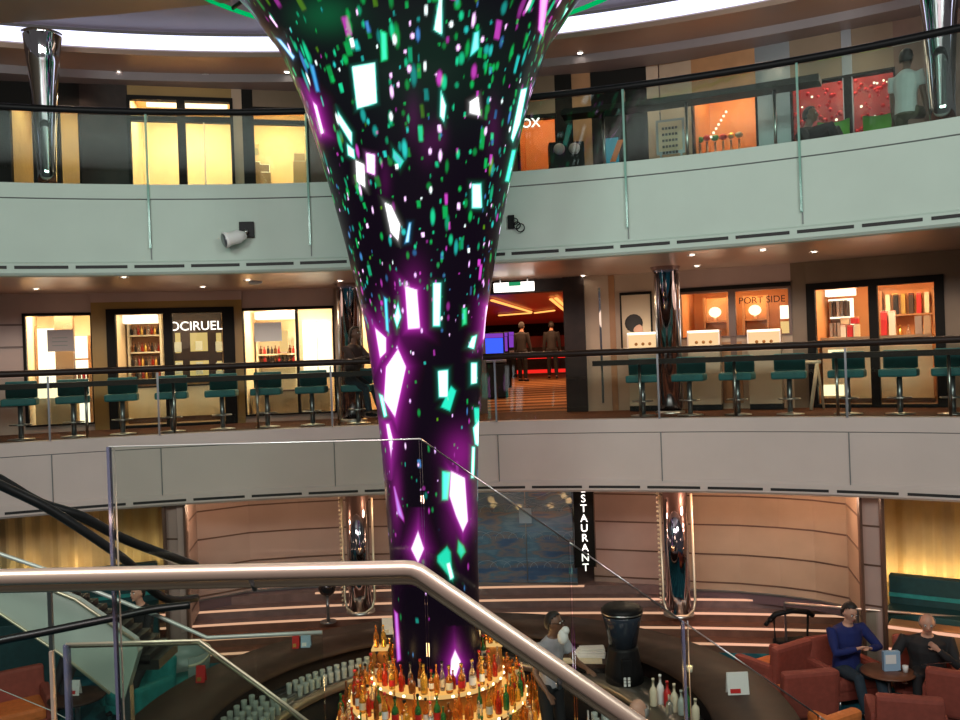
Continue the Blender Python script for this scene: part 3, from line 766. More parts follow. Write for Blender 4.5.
# faint purple clouds
def cloud(cx, cy, sx_, sy_, c, amp=1.0):
    g = amp * np.exp(-(((PX - cx) / (sx_ * .72)) ** 2 + ((PY - cy) / (sy_ * .85)) ** 2)) * FRONT
    for k in range(3): col[:, :, k] += g * c[k]
MG = (.50, .02, .42)
for args in ((397, 385, 15, 55), (414, 303, 17, 36), (382, 335, 11, 32), (458, 505, 17, 44), (389, 445, 9, 30), (460, 452, 22, 24), (396, 495, 7, 34)):
    cloud(*args, MG, .30)
for args in ((413, 118, 10, 26), (428, 145, 12, 22), (493, 128, 9, 30), (385, 180, 8, 24), (440, 135, 10, 18), (545, 15, 9, 25), (395, 640, 6, 40), (398, 520, 8, 60), (450, 660, 14, 22)):
    cloud(*args, MG, .06)
cloud(325, 15, 40, 22, (0, .10, .03), .6); cloud(430, 60, 120, 70, (0, .02, .006), .6)
def poly(pts, c, soft=1.4, halo=None):
    P = np.array(pts, float); n = len(P)
    gl = 24 if c is WH and halo is PK else 8
    x0, y0 = P.min(0) - gl; x1, y1 = P.max(0) + gl
    msk = FRONT & (PX > x0) & (PX < x1) & (PY > y0) & (PY < y1)
    if not msk.any(): return
    x = PX[msk]; y = PY[msk]; d = np.full(x.shape, 1e9)
    area = sum(P[i][0] * P[(i + 1) % n][1] - P[(i + 1) % n][0] * P[i][1] for i in range(n)); sg = 1 if area > 0 else -1
    for i in range(n):
        p, q = P[i], P[(i + 1) % n]; e = q - p; L = np.hypot(*e) + 1e-9
        d = np.minimum(d, sg * (e[0] * (y - p[1]) - e[1] * (x - p[0])) / L)
    al = np.clip(.5 + d / soft, 0, 1)[:, None]
    if gl > 8 and (P.max(0) - P.min(0)).max() > 22: col[msk] = np.maximum(col[msk], np.exp(np.minimum(d, 0) / 4.5)[:, None] * np.array((.38, .02, .34)))
    else: col[msk] = np.maximum(col[msk], np.exp(np.minimum(d, 0) / 1.6)[:, None] * np.array(halo or c) * .10)
    edge = np.array(halo or c)
    t = np.clip(d / 2.5, 0, 1)[:, None]
    cc = edge * (1 - t) + np.array(c) * t
    col[msk] = np.maximum(col[msk], al * cc)
WH = (1.9, 1.9, 1.9); CY_ = (.15, 1.3, 1.0); TL = (.02, .75, .50); PK = (1.5, .5, 1.5); BL = (.08, .45, .85)
for pts, c, h in (
    ([(352, 67), (375, 63), (377, 103), (357, 109)], WH, CY_), ([(338, 112), (352, 133), (352, 145), (338, 122)], WH, CY_), ([(347, 144), (354, 150), (355, 159), (348, 155)], WH, CY_),
    ([(356, 161), (364, 165), (365, 187), (357, 181)], WH, WH), ([(366, 153), (375, 155), (375, 175), (367, 172)], WH, PK), ([(385, 203), (391, 206), (400, 225), (398, 240), (391, 232)], WH, WH),
    ([(409, 223), (411, 223), (409, 242), (405, 243)], (1, 1.5, 1.7), BL), ([(441, 91), (446, 106), (444, 122), (440, 116)], WH, CY_), ([(440, -6), (442, -6), (442, 35), (434, 30)], WH, CY_),
    ([(470, 102), (478, 97), (480, 115), (470, 113)], WH, WH), ([(472, 184), (481, 184), (482, 208), (472, 208)], (1.2, 1.9, 1.7), CY_), ([(474, 33), (479, 31), (479, 49), (470, 57)], (.3, .9, 1.3), TL),
    ([(566, 8), (570, 9), (556, 45), (550, 49)], (1.2, 1.9, 1.7), TL), ([(521, 90), (527, 88), (520, 124), (513, 142), (511, 138)], WH, CY_), ([(512, 150), (516, 150), (509, 182), (505, 181)], CY_, TL),
    ([(540, -5), (549, -5), (543, 37), (538, 30)], PK, MG), ([(276, 38), (281, 40), (295, 57), (293, 60)], (1.1, 1.4, 1.8), BL), ([(309, 63), (314, 66), (320, 92), (316, 92)], BL, (.02, .15, .4)),
    ([(313, 102), (317, 106), (324, 133), (321, 134)], WH, PK), ([(393, 149), (404, 161), (400, 168), (393, 158)], (.1, .5, .6), TL), ([(380, 30), (387, 33), (388, 60), (381, 62)], (.05, .9, .5), (0, .4, .1)),
    ([(405, 286), (417, 290), (420, 328), (408, 329)], WH, PK), ([(433, 283), (441, 283), (440, 326), (433, 326)], (1.5, 1.9, 1.9), CY_), ([(398, 303), (401, 317), (397, 328), (394, 318)], (1.2, 1.9, 1.8), CY_),
    ([(384, 297), (387, 299), (389, 333), (386, 330)], CY_, BL), ([(398, 349), (406, 367), (395, 417), (384, 400), (386, 367)], WH, PK), ([(375, 328), (386, 338), (386, 352), (380, 358)], WH, PK),
    ([(438, 371), (448, 370), (448, 397), (439, 397)], WH, CY_), ([(451, 386), (456, 391), (450, 411), (441, 407)], TL, TL), ([(472, 337), (477, 335), (474, 349), (468, 347)], WH, CY_),
    ([(471, 363), (477, 363), (477, 383), (471, 384)], WH, CY_), ([(486, 306), (491, 304), (488, 337), (483, 339)], WH, PK), ([(379, 394), (383, 396), (387, 416), (384, 417)], (1.2, 1.9, 1.9), CY_),
    ([(386, 424), (389, 424), (393, 440), (391, 456)], WH, PK), ([(473, 428), (480, 418), (480, 447), (475, 444)], (1.2, 1.9, 1.9), CY_), ([(474, 408), (479, 408), (480, 420), (475, 424)], TL, TL),
    ([(451, 471), (465, 478), (468, 521), (462, 534), (456, 516), (449, 500)], WH, PK), ([(442, 471), (451, 472), (448, 500), (442, 500)], CY_, TL), ([(418, 531), (424, 549), (418, 563), (411, 549)], WH, PK),
    ([(447, 546), (451, 552), (453, 582), (437, 562), (437, 556)], TL, (.01, .35, .2)), ([(446, 564), (450, 562), (454, 578), (450, 580)], WH, CY_), ([(458, 540), (464, 546), (466, 552), (461, 559), (457, 552)], TL, (.01, .4, .15)),
    ([(455, 650), (461, 662), (456, 677), (450, 674), (451, 660)], WH, PK), ([(393, 486), (395, 486), (404, 518), (404, 522), (397, 514)], (.7, .35, 1.2), MG), ([(394, 610), (398, 614), (401, 660), (397, 662)], (.8, .3, 1.2), MG),
    ([(472, 447), (475, 447), (474, 478), (471, 478)], WH, CY_), ([(462, 317 - 9), (467, 308), (467, 324), (462, 326)], (.05, .8, .3), (0, .3, .1)), ([(478, 470), (481, 470), (481, 495), (478, 500)], (.3, .8, 1.), BL)):
    poly(pts, c, halo=h)
# the many small lights, all around the funnel
dzr = zs_[1] - zs_[0]
def blob(th, z, hw, hh, c, shape):
    i0 = max(0, int((z - hh * 1.3 + 3.9) / dzr)); i1 = min(NZ, int((z + hh * 1.3 + 3.9) / dzr) + 2)
    if i1 <= i0: return
    r = float(np.interp(z, zs_, rs_)); da = hw * 1.4 / r; ja = int(th / (2 * PI) * NA); nj = int(da / (2 * PI) * NA) + 2
    J = np.arange(ja - nj, ja + nj + 1) % NA
    sub = np.ix_(np.arange(i0, i1), J)
    u = ((np.arange(ja - nj, ja + nj + 1) / NA * 2 * PI - th) * r / hw)[None, :]; v = ((zs_[i0:i1] - z) / hh)[:, None]
    if shape == 0: g = np.clip(1.25 - 1.25 * (u * u + v * v), 0, 1) ** 1.2
    else: g = (np.clip(3 * (1 - np.abs(u + v * .15)), 0, 1) * np.clip(4 * (1 - np.abs(v)), 0, 1))
    g = g[:, :, None]
    col[sub] = np.maximum(col[sub], g * np.array(c))
PAL = [((.0, .38, .08), 30), ((.01, .55, .25), 22), ((.02, .5, .45), 12), ((.5, .05, .45), 10), ((1.3, .8, 1.4), 9), ((1.1, 1.3, 1.3), 5), ((.05, .2, .5), 5), ((.10, .28, .0), 5)]
tot = sum(p[1] for p in PAL)
PALL = [((.55, .05, .5), 12), ((.02, .35, .10), 16), ((.02, .42, .36), 10), ((1.1, .6, 1.3), 10), ((.06, .2, .5), 8)]
for i in range(3600):
    z = -3.4 + 10.0 * rnd.random() ** .62
    pal = PAL if z > 2.2 or rnd.random() < .2 else PALL
    t_ = rnd.random() * sum(p[1] for p in pal); c = pal[-1][0]
    for cc, wgt in pal:
        t_ -= wgt
        if t_ < 0: c = cc; break
    if z < 1.5 and rnd.random() < .68: continue
    if z < -1.0 and rnd.random() < .5: continue
    k = .7 + .9 * max(0, (z - 1)) / 5
    s_ = rnd.choice([.010, .014, .018, .024, .030, .042]) * k
    if c[0] > .9: s_ = min(s_, .026 * k)
    if c[0] < .9: br = rnd.uniform(.35, 1.1); c = tuple(q * br for q in c)
    blob(rnd.random() * 2 * PI, z, s_ * .8, s_ * rnd.choice([1.1, 1.4, 1.8, 2.6]), c, rnd.choice([0, 0, 0, 1]))
# larger panels only where the picture list above does not reach (the rear half)
for i in range(60):
    th = rnd.uniform(PI * .55, PI * 1.45); z = rnd.uniform(-2.5, 6.2)
    blob(th, z, rnd.uniform(.03, .09), rnd.uniform(.1, .3), rnd.choice([WH, CY_, PK]), 1)
me = bpy.data.meshes.new('screen')
V = np.stack([X_ - LX, Y_ - LY, Z_ - ZL], -1).reshape(-1, 3)
me.vertices.add(len(V)); me.vertices.foreach_set('co', V.ravel().astype(np.float32))
I, J = np.meshgrid(np.arange(NZ - 1), np.arange(NA), indexing='ij'); J2 = (J + 1) % NA
Q = np.stack([I * NA + J, I * NA + J2, (I + 1) * NA + J2, (I + 1) * NA + J], -1).reshape(-1, 4)
me.loops.add(Q.size); me.loops.foreach_set('vertex_index', Q.ravel().astype(np.int32))
me.polygons.add(len(Q)); me.polygons.foreach_set('loop_start', np.arange(0, Q.size, 4, dtype=np.int32)); me.polygons.foreach_set('loop_total', np.full(len(Q), 4, dtype=np.int32))
me.polygons.foreach_set('use_smooth', np.ones(len(Q), dtype=bool))
me.update(calc_edges=True)
ca = me.color_attributes.new('picture', 'FLOAT_COLOR', 'POINT')
ca.data.foreach_set('color', np.concatenate([col.reshape(-1, 3), np.ones((NZ * NA, 1))], 1).ravel().astype(np.float32))
mt = bpy.data.materials.new('led_screen'); mt.use_nodes = True; nt = mt.node_tree; p_ = nt.nodes['Principled BSDF']
p_.inputs['Base Color'].default_value = (.002, .0015, .002, 1); p_.inputs['Roughness'].default_value = .3; p_.inputs['Specular IOR Level'].default_value = .05
at_ = nt.nodes.new('ShaderNodeAttribute'); at_.attribute_name = 'picture'
nt.links.new(at_.outputs['Color'], p_.inputs['Emission Color']); p_.inputs['Emission Strength'].default_value = 1.25
me.materials.append(mt)
led = thing('led_column', 'tall funnel shaped black LED screen column with glowing green, white and magenta lights', 'column', (LX, LY, ZL))
o = bpy.data.objects.new('screen', me); COL.objects.link(o); o.parent = led
# green ring around the funnel mouth
t = thing('ceiling_ring', 'thin green lit ring with dark spokes around the mouth of the LED column', 'light ring', (LX, LY, 6.3))
b = MB(); b.tube([(3.45 * math.cos(a), 3.45 * math.sin(a), 0) for a in [2 * PI * k / 72 for k in range(72)]], .035, 'green_ring', 8, closed=True); b.build('light_tube', t)
for k in range(20):
    a = 2 * PI * k / 20; b = MB(); b.tube([(2.75 * math.cos(a), 2.75 * math.sin(a), .12), (3.45 * math.cos(a), 3.45 * math.sin(a), 0)], .03, 'black', 6); b.build('spoke', t)

# ================================================================== MIRRORED COLUMNS
def column(px, py, R, z0, prof, label, name='mirrored_column', extra=None):
    p = hr(px, py, R)
    t = thing(name, label, 'column', (p.x, p.y, z0))
    b = MB(); b.lathe(prof, 'bronze_mirror' if prof[0][0] > .18 else 'chrome', 28); b.build('shaft', t)
    r0 = prof[0][0]
    b = MB(); b.lathe([(r0 + .05, 0), (r0 + .05, .03), (r0 + .005, .05)], 'steel', 24, caps=False); b.build('base_ring', t)
    if extra: extra(t)
    return t
TP = [(.135, 0), (.14, .35), (.155, .9), (.19, 1.5), (.225, 1.95), (.27, 2.38), (.30, 2.42)]
column(46.5, 150, 14.75, 3.78, TP, 'slim trumpet shaped mirrored column at the far left of the upper deck')
column(942, 100, 14.75, 3.78, [(r * 1.12, z) for r, z in TP], 'slim trumpet shaped mirrored column at the right edge of the upper deck')
def two(t):
    for s_ in (-1, 1):
        b = MB(); b.cyl((s_ * .20, -.1, .1), (s_ * .20, -.1, 2.4), .018, 'steel'); b.build('edge_strip', t)
SP = [(.20, .0), (.20, 2.42), (.26, 2.52)]
column(668, 350, 16.75, 0, SP, 'mirrored column on the middle deck left of the orange lettered windows', extra=two)
column(351, 350, 16.9, 0, SP, 'mirrored column on the middle deck behind the seated man', extra=two)
def base_loop(t):
    b = MB(); b.tube([(-.26, -.04, 2.0), (-.26, -.08, .25), (-.22, -.12, .10), (-.1, -.2, .03), (.1, -.2, .03), (.22, -.12, .10), (.26, -.08, .25), (.26, -.04, 2.0)], .022, 'champagne', 8); b.build('chrome_loop', t)
    b = MB()
    for k in range(26): b.sphere((-.30, -.05, .15 + k * .075), .024, 'champagne', n=6)
    b.build('reflection_beads', t)  # beads modelled in place of a dotted reflection down the column's edge
LP_ = [(.20, 0), (.20, 2.25)]
zf = -3.3
for px, lab in ((677, 'mirrored column on the lower steps right of the vertical sign'), (359, 'mirrored column on the lower steps left of the LED column')):
    column(px, 560, 16.15, zf, [(.20, 0), (.20, 2.14)], lab, extra=base_loop)

# ================================================================== GLASS BALUSTRADES
def balustrade(R, z0, zr, ths, label, rail_m, rr_, glass, name='glass_balustrade', drop=.5):
    t = thing(name, label, 'railing', (0, 0, 0))
    b = MB(); b.tube([pol(R + .05, th, zr) for th in np.linspace(TH0, TH1, 90)], rr_, rail_m, 10); b.build('handrail', t)
    for a, c in zip(ths[:-1], ths[1:]):
        g = MB(); g.arc([(R + .04, z0 + .012), (R + .055, z0 + .012), (R + .055, zr - rr_ - .01), (R + .04, zr - rr_ - .01)], a + .0012, c - .0012, glass, 10); g.build('glass_panel', t)
    for th in ths:
        p = pol(R - .035, th, 0); b = MB(); b.box((p.x, p.y, (zr - .06 + z0 - drop) / 2 - .0), (.03, .018, zr - .06 - z0 + drop), 'steel_dark' if rail_m != 'black' else 'glass_edge', rz=-th); b.build('post', t)
    return t
balustrade(R_MID, 0.01, 1.085, mid_th, 'curved glass balustrade with a brown handrail along the middle deck', 'dark_wood', .055, 'glass_rail', drop=.0)
balustrade(R_UP, 3.81, 4.90, up_th, 'curved glass balustrade with a black handrail along the upper deck', 'black', .05, 'glass_up', drop=.95)

def ledge(pa, pb, py, R, z, label, h0, dz=.085, dd=.36, n=24):
    a, c = theta(hr(pa, py, R)), theta(hr(pb, py, R))
    t = thing('bar_ledge', label, 'bar ledge', (0, 0, 0))
    b = MB(); b.arc([(R, z - dz), (R + dd, z - dz), (R + dd, z), (R, z)], a, c, 'dark_wood', n); b.build('ledge_top', t)
    k = max(2, int((c - a) * R / 1.6))
    for i in range(k + 1):
        p = pol(R + dd / 2, a + (c - a) * (i + .5) / (k + 1), 0); q = MB(); q.cyl((p.x, p.y, h0), (p.x, p.y, z - dz), .022, 'steel'); q.build('leg', t)
ledge(-60, 376, 385, R_MID + .22, .92, 'dark bar height ledge behind the left half of the middle balustrade', .005)
ledge(593, 1010, 385, R_MID + .22, .95, 'dark bar height ledge behind the right half of the middle balustrade', .005)
zz0 = hr(760, 83, 14.6).z
ledge(560, 819, 90, 14.6, zz0, 'black ledge behind the upper balustrade, ending beside the red shop windows', 3.785, dz=.09)

# ================================================================== BAR STOOLS
st = thing('bar_stool', 'x', 'bar stool', (0, 0, 0))
b = MB(); b.box((0, 0, .62), (.52, .42, .12), 'teal_stool', bev=.03); b.build('seat', st)
b = MB(); b.box((0, .20, .82), (.48, .07, .28), 'teal_stool', bev=.025); b.build('backrest', st)
b = MB(); b.cyl((0, 0, .02), (0, 0, .57), .040, 'steel_dark'); b.build('post', st)
b = MB(); b.lathe([(.21, 0), (.21, .012), (.05, .03)], 'steel', 20); b.build('base', st)
b = MB(); b.tube([(.16 * math.cos(a), -.06 + .14 * math.sin(a), .25) for a in [2 * PI * k / 20 for k in range(20)]], .012, 'steel', 6, closed=True); b.tube([(0, 0, .25), (0, -.19, .25)], .01, 'steel', 6); b.build('foot_ring', st)
first = True
LS = [20, 73, 122, 172, 222, 267, 312, 358]; RS = [643, 690, 738, 790, 848, 900, 953, 1000]
desc_l = ['teal bar stool in front of the blank pink wall, leftmost on the middle deck', 'teal bar stool in front of the window with the grey notice', 'teal bar stool before the left door of the mustard entrance', 'teal bar stool before the middle of the mustard entrance', 'teal bar stool at the right post of the mustard entrance', 'teal bar stool below the grey notice of the bright wide window', 'teal bar stool below the mullion right of the bright wide window', 'teal bar stool the seated man is using beside the mirrored column']
desc_r = ['teal bar stool just left of the mirrored column on the right half', 'teal bar stool just right of the mirrored column under the left vitrine', 'teal bar stool between the two lit vitrines', 'teal bar stool left of the wide black shop doors', 'teal bar stool in front of the left glass shop door', 'teal bar stool in front of the right glass shop door', 'teal bar stool at the far right edge of the middle deck', 'teal bar stool beyond the right edge']
stool_pos = []
for px, lab in list(zip(LS, desc_l)) + list(zip(RS[:-1], desc_r)):
    p = hr(px, 400, 16.15); th = theta(p)
    if first: st.location = (p.x, p.y, 0.0); st.rotation_euler = (0, 0, -th); st['label'] = lab; first = False
    else: dup(st, (p.x, p.y, 0.0), -th + rnd.uniform(-.1, .1), lab)
    stool_pos.append(p)
for o in [o for o in COL.objects if o.name.startswith('bar_stool')]: o['group'] = 'teal bar stools on the middle deck'; o.location.z = 0.002

# ================================================================== SPOTLIGHTS ON THE UPPER FASCIA
def spotlight(px, py, label, flip=1, sc=1.0):
    p = hr(px, py, R_UP); th = theta(p)
    t = thing('spotlight', label, 'spotlight', (p.x, p.y, p.z), -th); t.scale = (sc, sc, sc)
    b = MB(); b.box((0, -.02, 0), (.22, .04, .24), 'black', bev=.008); b.build('bracket', t)
    b = MB(); b.cyl((0, -.04, -.02), (0, -.14, -.05), .03, 'steel'); b.build('arm', t)
    ax = Vector((-.85 * flip, -.45, -.28)).normalized(); c0 = Vector((-.0, -.17, -.10))
    b = MB(); b.tube([c0, c0 + ax * .08, c0 + ax * .10, c0 + ax * .26, c0 + ax * .30, c0 + ax * .33], .09, 'white', 18, radii=[.055, .085, .10, .10, .12, .12]); b.build('housing', t)
    b = MB(); b.tube([c0 + ax * .331, c0 + ax * .34], .1, 'steel_dark', 18); b.build('lens', t)
    return t
spotlight(247, 230, 'white cylindrical spotlight on a black bracket on the upper fascia')
p = hr(514, 222, R_UP)
t = thing('cable_bracket', 'small black bracket with looped cables on the upper fascia right of the LED column', 'bracket', (p.x, p.y, p.z), -theta(p))
b = MB(); b.box((-.04, -.02, .0), (.10, .04, .20), 'black', bev=.008); b.build('bracket', t)
b = MB()
for dx_, dz_, r_ in ((.05, -.06, .05), (.10, -.10, .06), (.02, .0, .045)): b.tube([(dx_ + r_ * math.cos(a), -.05, dz_ + r_ * math.sin(a)) for a in [2 * PI * k / 16 for k in range(16)]], .009, 'black', 6, closed=True)
b.build('cable', t)

# exit sign in front of the corridor
p = hr(514, 287, 17.0)
t = thing('hanging_sign', 'white lit box sign with a green top badge hanging over the corridor entrance', 'sign', (p.x, p.y, p.z), -theta(p))
b = MB(); b.box((.0, 0, -.0), (.74, .08, .17), 'sign_white', bev=.01); b.build('light_box', t)
b = MB(); b.box((0.02, -.045, .05), (.22, .02, .07), 'green_sign', bev=.004); b.build('badge', t)
b = MB(); b.cyl((-.25, 0, .085), (-.25, 0, .25), .01, 'steel'); b.cyl((.25, 0, .085), (.25, 0, .25), .01, 'steel'); b.build('hanger', t)
lamp('AREA', 'corridor_light', FRC.w((xc0 + xc1) / 2, 3, 2.3), 60, (1, .55, .3), 1.5)
lamp('AREA', 'corridor_light', FRC.w((xc0 + xc1) / 2 - 1, 9, 2.3), 110, (1, .5, .25), 2.5)
lamp('AREA', 'casino_light', FRC.w((xc0 + xc1) / 2 - 2, 16, 2.4), 50, (1, .3, .2), 3)

# ---- casino bar, machines
def cas(px, py, Y):  # place at distance Y
    return hy(px, py, Y)
def casf(px, Y, zoff=0):   # on the ramped floor
    q = hy(px, 350, Y); k = max(0, (Y - 16.6)) / 23.7
    return Vector((q.x, q.y, .75 * k + zoff))
a = casf(500, 30); c = casf(566, 30)
t = thing('casino_bar', 'long dark casino bar with two red neon bands at the end of the corridor', 'bar counter', a)
W = (c - a).x + 2
b = MB(); b.box((W / 2 - .5, .4, .5), (W, .8, .9), 'dark_wood'); b.build('counter', t)
for z_, h_ in ((.12, .12), (.66, .2)):
    b = MB(); b.box((W / 2 - .5, -.03, z_), (W, .05, h_), 'red_neon'); b.build('neon_band', t)
b = MB(); b.box((W / 2 - .5, .6, 1.1), (W, .1, .5), 'shop_red'); b.build('back_panel', t)
def slot_machine(px, Y, scr, label, rz=0):
    t = thing('slot_machine', label, 'slot machine', casf(px, Y), rz)
    b = MB(); b.box((0, 0, .4), (.55, .5, .8), 'black', bev=.02); b.box((0, .08, 1.15), (.55, .34, .75), 'black', bev=.02); b.build('cabinet', t)
    b = MB(); b.box((0, -.10, 1.2), (.44, .02, .40), scr); b.build('screen', t)
    b = MB(); b.box((0, -.10, 1.46), (.46, .02, .10), 'screen_violet'); b.build('top_glass', t)
    b = MB(); b.box((0, -.2, .86), (.5, .18, .06), 'steel_dark', bev=.01); b.build('button_deck', t)
slot_machine(493, 20.5, 'screen_blue', 'dark slot machine with a blue screen at the left mouth of the corridor', .2)
slot_machine(499, 24, 'screen_violet', 'dark slot machine with a violet screen behind the blue one', .2)
slot_machine(507, 29, 'screen_violet', 'dark slot machine farthest along the left side of the corridor', .1)

# ================================================================== SHOP GOODS
def shelf_unit(fr, x0, x1, y, zs, label, mname='shop_wood', depth=.28, zb=0, back=None, sides=True):
    t = fr.root('display_shelf', label, 'shelf', x=x0, y=y)
    W = x1 - x0
    for z_ in zs:
        b = MB(); b.b2(0, W, -depth, 0, z_ - .03, z_, mname); b.build('shelf_board', t)
    if sides:
        for xx in (0, W): b = MB(); b.b2(xx - .02, xx + .02, -depth, 0, zb, max(zs) + .45, mname); b.build('side_panel', t)
    if back: b = MB(); b.b2(0, W, -.005, .02, zb, max(zs) + .45, back); b.build('back_panel', t)
    return t
BOT = {}
def bottle_proto(mname, h, r):
    k = (mname, round(h, 2), round(r, 3))
    if k not in BOT:
        b = MB(); b.lathe([(r * .9, 0), (r, .01), (r, h * .52), (r * .8, h * .62), (r * .34, h * .72), (r * .3, h * .92), (r * .4, h * .92), (r * .4, h)], mname, 10)
        BOT[k] = b.mesh('bottle')
    return BOT[k]
def put_bottle(loc, mname, h, r, label, group, name='bottle', cat='bottle'):
    o = bpy.data.objects.new(name, bottle_proto(mname, h, r)); COL.objects.link(o); o.location = loc
    return tag(o, label, cat, group)
def row_goods(fr, x0, x1, y, z, n, mats, hs, label, group, r=.04, cat='bottle', name='bottle'):
    r = round(min(r, abs(x1 - x0) / n * .42), 3)
    for i in range(n):
        x = x0 + (x1 - x0) * (i + .5) / n
        put_bottle(fr.w(x, y, z + .003), mats[i % len(mats)], hs[i % len(hs)], r, label, group, name, cat)
def boxes(fr, x0, x1, y, z, n, mats, h, label, group, cat='gift box', name='gift_box', wd=.8, d=.16):
    for i in range(n):
        x = x0 + (x1 - x0) * (i + .5) / n; wd_ = (x1 - x0) / n * wd
        b = MB(); b.box((0, 0, h / 2), (wd_, d, h), mats[i % len(mats)], bev=.008)
        b.box((0, 0, h + .005), (wd_ * 1.02, d * 1.02, .03), mats[(i + 1) % len(mats)], bev=.004)
        p = fr.w(x, y, z + .003); solo(b, name, label, cat, p, fr.rz, group)

# L1 (window with the notice)
fr, x0, x1 = FRAMES['L1']
LIM = {id(v[0]): (v[1], v[2]) for v in FRAMES.values()}
def X(fr, px, py, y):
    lo, hi = LIM.get(id(fr), (-99, 99)); return min(max(fr.x(px, py, y), lo + .06), hi - .06)
t = fr.root('illuminated_display', 'tall bright display panel standing inside the leftmost shop window', 'display', x=X(fr, 36, 370, 1.2), y=1.2)
b = MB(); b.b2(0, .35, 0, .06, .015, 1.95, 'shop_lightbox'); b.build('panel', t)
b = MB(); b.b2(-.03, 0, -.02, .08, .015, 2.0, 'shop_wood'); b.b2(.35, .38, -.02, .08, .015, 2.0, 'shop_wood'); b.build('frame', t)
t = fr.root('shop_pillar', 'grey brown pillar inside the leftmost shop window', 'pillar', x=X(fr, 55, 370, .9), y=1.0)
b = MB(); b.b2(0, .32, 0, .3, .015, 2.40, 'header_tan'); b.build('shaft', t); b = MB(); b.b2(-.02, .34, -.02, .32, .015, .12, 'wall_brown'); b.build('plinth', t)
a_, c_ = X(fr, 72, 370, 1.4), X(fr, 90, 370, 1.4)
shelf_unit(fr, a_, c_, 1.6, (.95, 1.35), 'wooden goods shelf at the right inside the leftmost shop window', 'shop_wood', back='shop_lightbox')
row_goods(fr, a_, c_, 1.46, .95, 4, ['red', 'brown_glass'], [.2, .16], 'small dark bottle on the shelf inside the leftmost shop window', 'bottles inside the leftmost shop window')
t = fr.root('display_cabinet', 'low cream cabinet inside the leftmost shop window', 'cabinet', x=X(fr, 30, 400, .5) + .05, y=.35)
b = MB(); b.b2(0, .7, 0, .4, .015, .62, 'cream', bev=.01); b.build('body', t); b = MB(); b.b2(.02, .68, .02, .38, .62, .80, 'case_glow'); b.build('lit_case', t); b = MB(); b.b2(0, .7, 0, .4, .80, .83, 'steel'); b.build('case_top', t)

# L2 (mustard entrance)
fr, x0, x1 = FRAMES['L2']
a_, c_ = X(fr, 118, 370, 1.9), X(fr, 162, 370, 1.9)
t = fr.root('light_box', 'long bright ceiling light box over the bottle shelves in the mustard entrance', 'light box', x=a_, y=1.3, z=2.02); b = MB(); b.b2(0, c_ - a_, 0, .35, 0, .16, 'shop_lightbox'); b.build('diffuser', t); b = MB(); b.b2(-.02, c_ - a_ + .02, -.02, .37, .16, .2, 'brass'); b.build('housing', t)
zr = [fr.xz(140, y_, 1.9)[1] for y_ in (352, 366, 379)]
shelf_unit(fr, a_, c_, 2.15, zr + [zr[0] + .35], 'cream shelves crowded with bottles behind the left door of the mustard entrance', 'cream', back='shop_wood')
for j, z_ in enumerate(zr + [zr[0] + .35]):
    row_goods(fr, a_ + .02, c_ - .02, 1.97, z_, 9, ['brown_glass', 'dark_wood', 'clear_glass', 'red_liquor', 'gold'][j % 2:], [.19, .17, .2], 'small bottle on the crowded cream shelves behind the left entrance door', 'bottles behind the left entrance door', r=.03)
t = fr.root('shop_counter', 'long cream shop counter with a lit front inside the mustard entrance', 'counter', x=X(fr, 128, 400, 1.2), y=1.2)
W = X(fr, 222, 400, 1.2) - X(fr, 128, 400, 1.2)
b = MB(); b.b2(0, W, 0, .45, .12, .72, 'cream', bev=.01); b.build('front', t); b = MB(); b.b2(0, W, .03, .45, .0155, .12, 'wall_brown'); b.build('plinth', t); b = MB(); b.b2(-.02, W + .02, -.02, .47, .72, .75, 'dark_wood'); b.build('worktop', t)
a_, c_ = X(fr, 174, 370, 1.9), X(fr, 223, 370, 1.9)
t = fr.root('niche_wall', 'dark wooden display wall with small lit square niches behind the right entrance door', 'display wall', x=a_, y=1.9)
W = c_ - a_; b = MB(); b.b2(0, W, 0, .1, .8, 2.35, 'dark_wood'); b.build('board', t)
for (xa, ya, xb, yb) in ((175, 333, 181, 353), (190, 333, 208, 351), (216, 333, 222, 352), (175, 361, 183, 366), (190, 361, 209, 365), (217, 361, 222, 366), (175, 369, 183, 375), (190, 368, 209, 375), (217, 368, 222, 375)):
    q0 = fr.xz(xa, ya, 1.9); q1 = fr.xz(xb, yb, 1.9); f_ = MB(); f_.b2(q0[0] - a_, q1[0] - a_, -.012, -.002, q1[1], q0[1], 'niche_glow'); n_ = f_.build('niche', t)
    g_ = MB(); g_.b2((q0[0] + q1[0]) / 2 - a_ - .07, (q0[0] + q1[0]) / 2 - a_ + .07, -.03, -.012, q1[1] + .02, q1[1] + .02 + (q0[1] - q1[1]) * .5, 'frost_glass', bev=.004); g_.build('item', n_)

# L3 (bright window)
fr, x0, x1 = FRAMES['L3']
a_, c_ = X(fr, 249, 350, 1.4), X(fr, 296, 350, 1.4)
t = fr.root('light_box', 'bright ceiling light box in the wide window right of the mustard entrance', 'light box', x=a_ + .03, y=1.0, z=2.02); b = MB(); b.b2(0, c_ - a_, 0, .35, 0, .14, 'shop_lightbox'); b.build('diffuser', t); b = MB(); b.b2(-.02, c_ - a_ + .02, -.02, .37, .14, .18, 'brass'); b.build('housing', t)
zr = [fr.xz(270, y_, 1.5)[1] for y_ in (354, 363, 374)]
shelf_unit(fr, a_, c_, 1.62, zr, 'white shelf of bottles in the left half of the bright wide window', 'cream', back='cream')
for j, z_ in enumerate(zr[:2]):
    row_goods(fr, a_ + .02, c_ - .02, 1.46, z_, 10, ['brown_glass', 'red', 'dark_wood', 'cloth_brown'], [.17, .15], 'small dark bottle on the white shelf of the bright wide window', 'bottles in the bright wide window', r=.032)
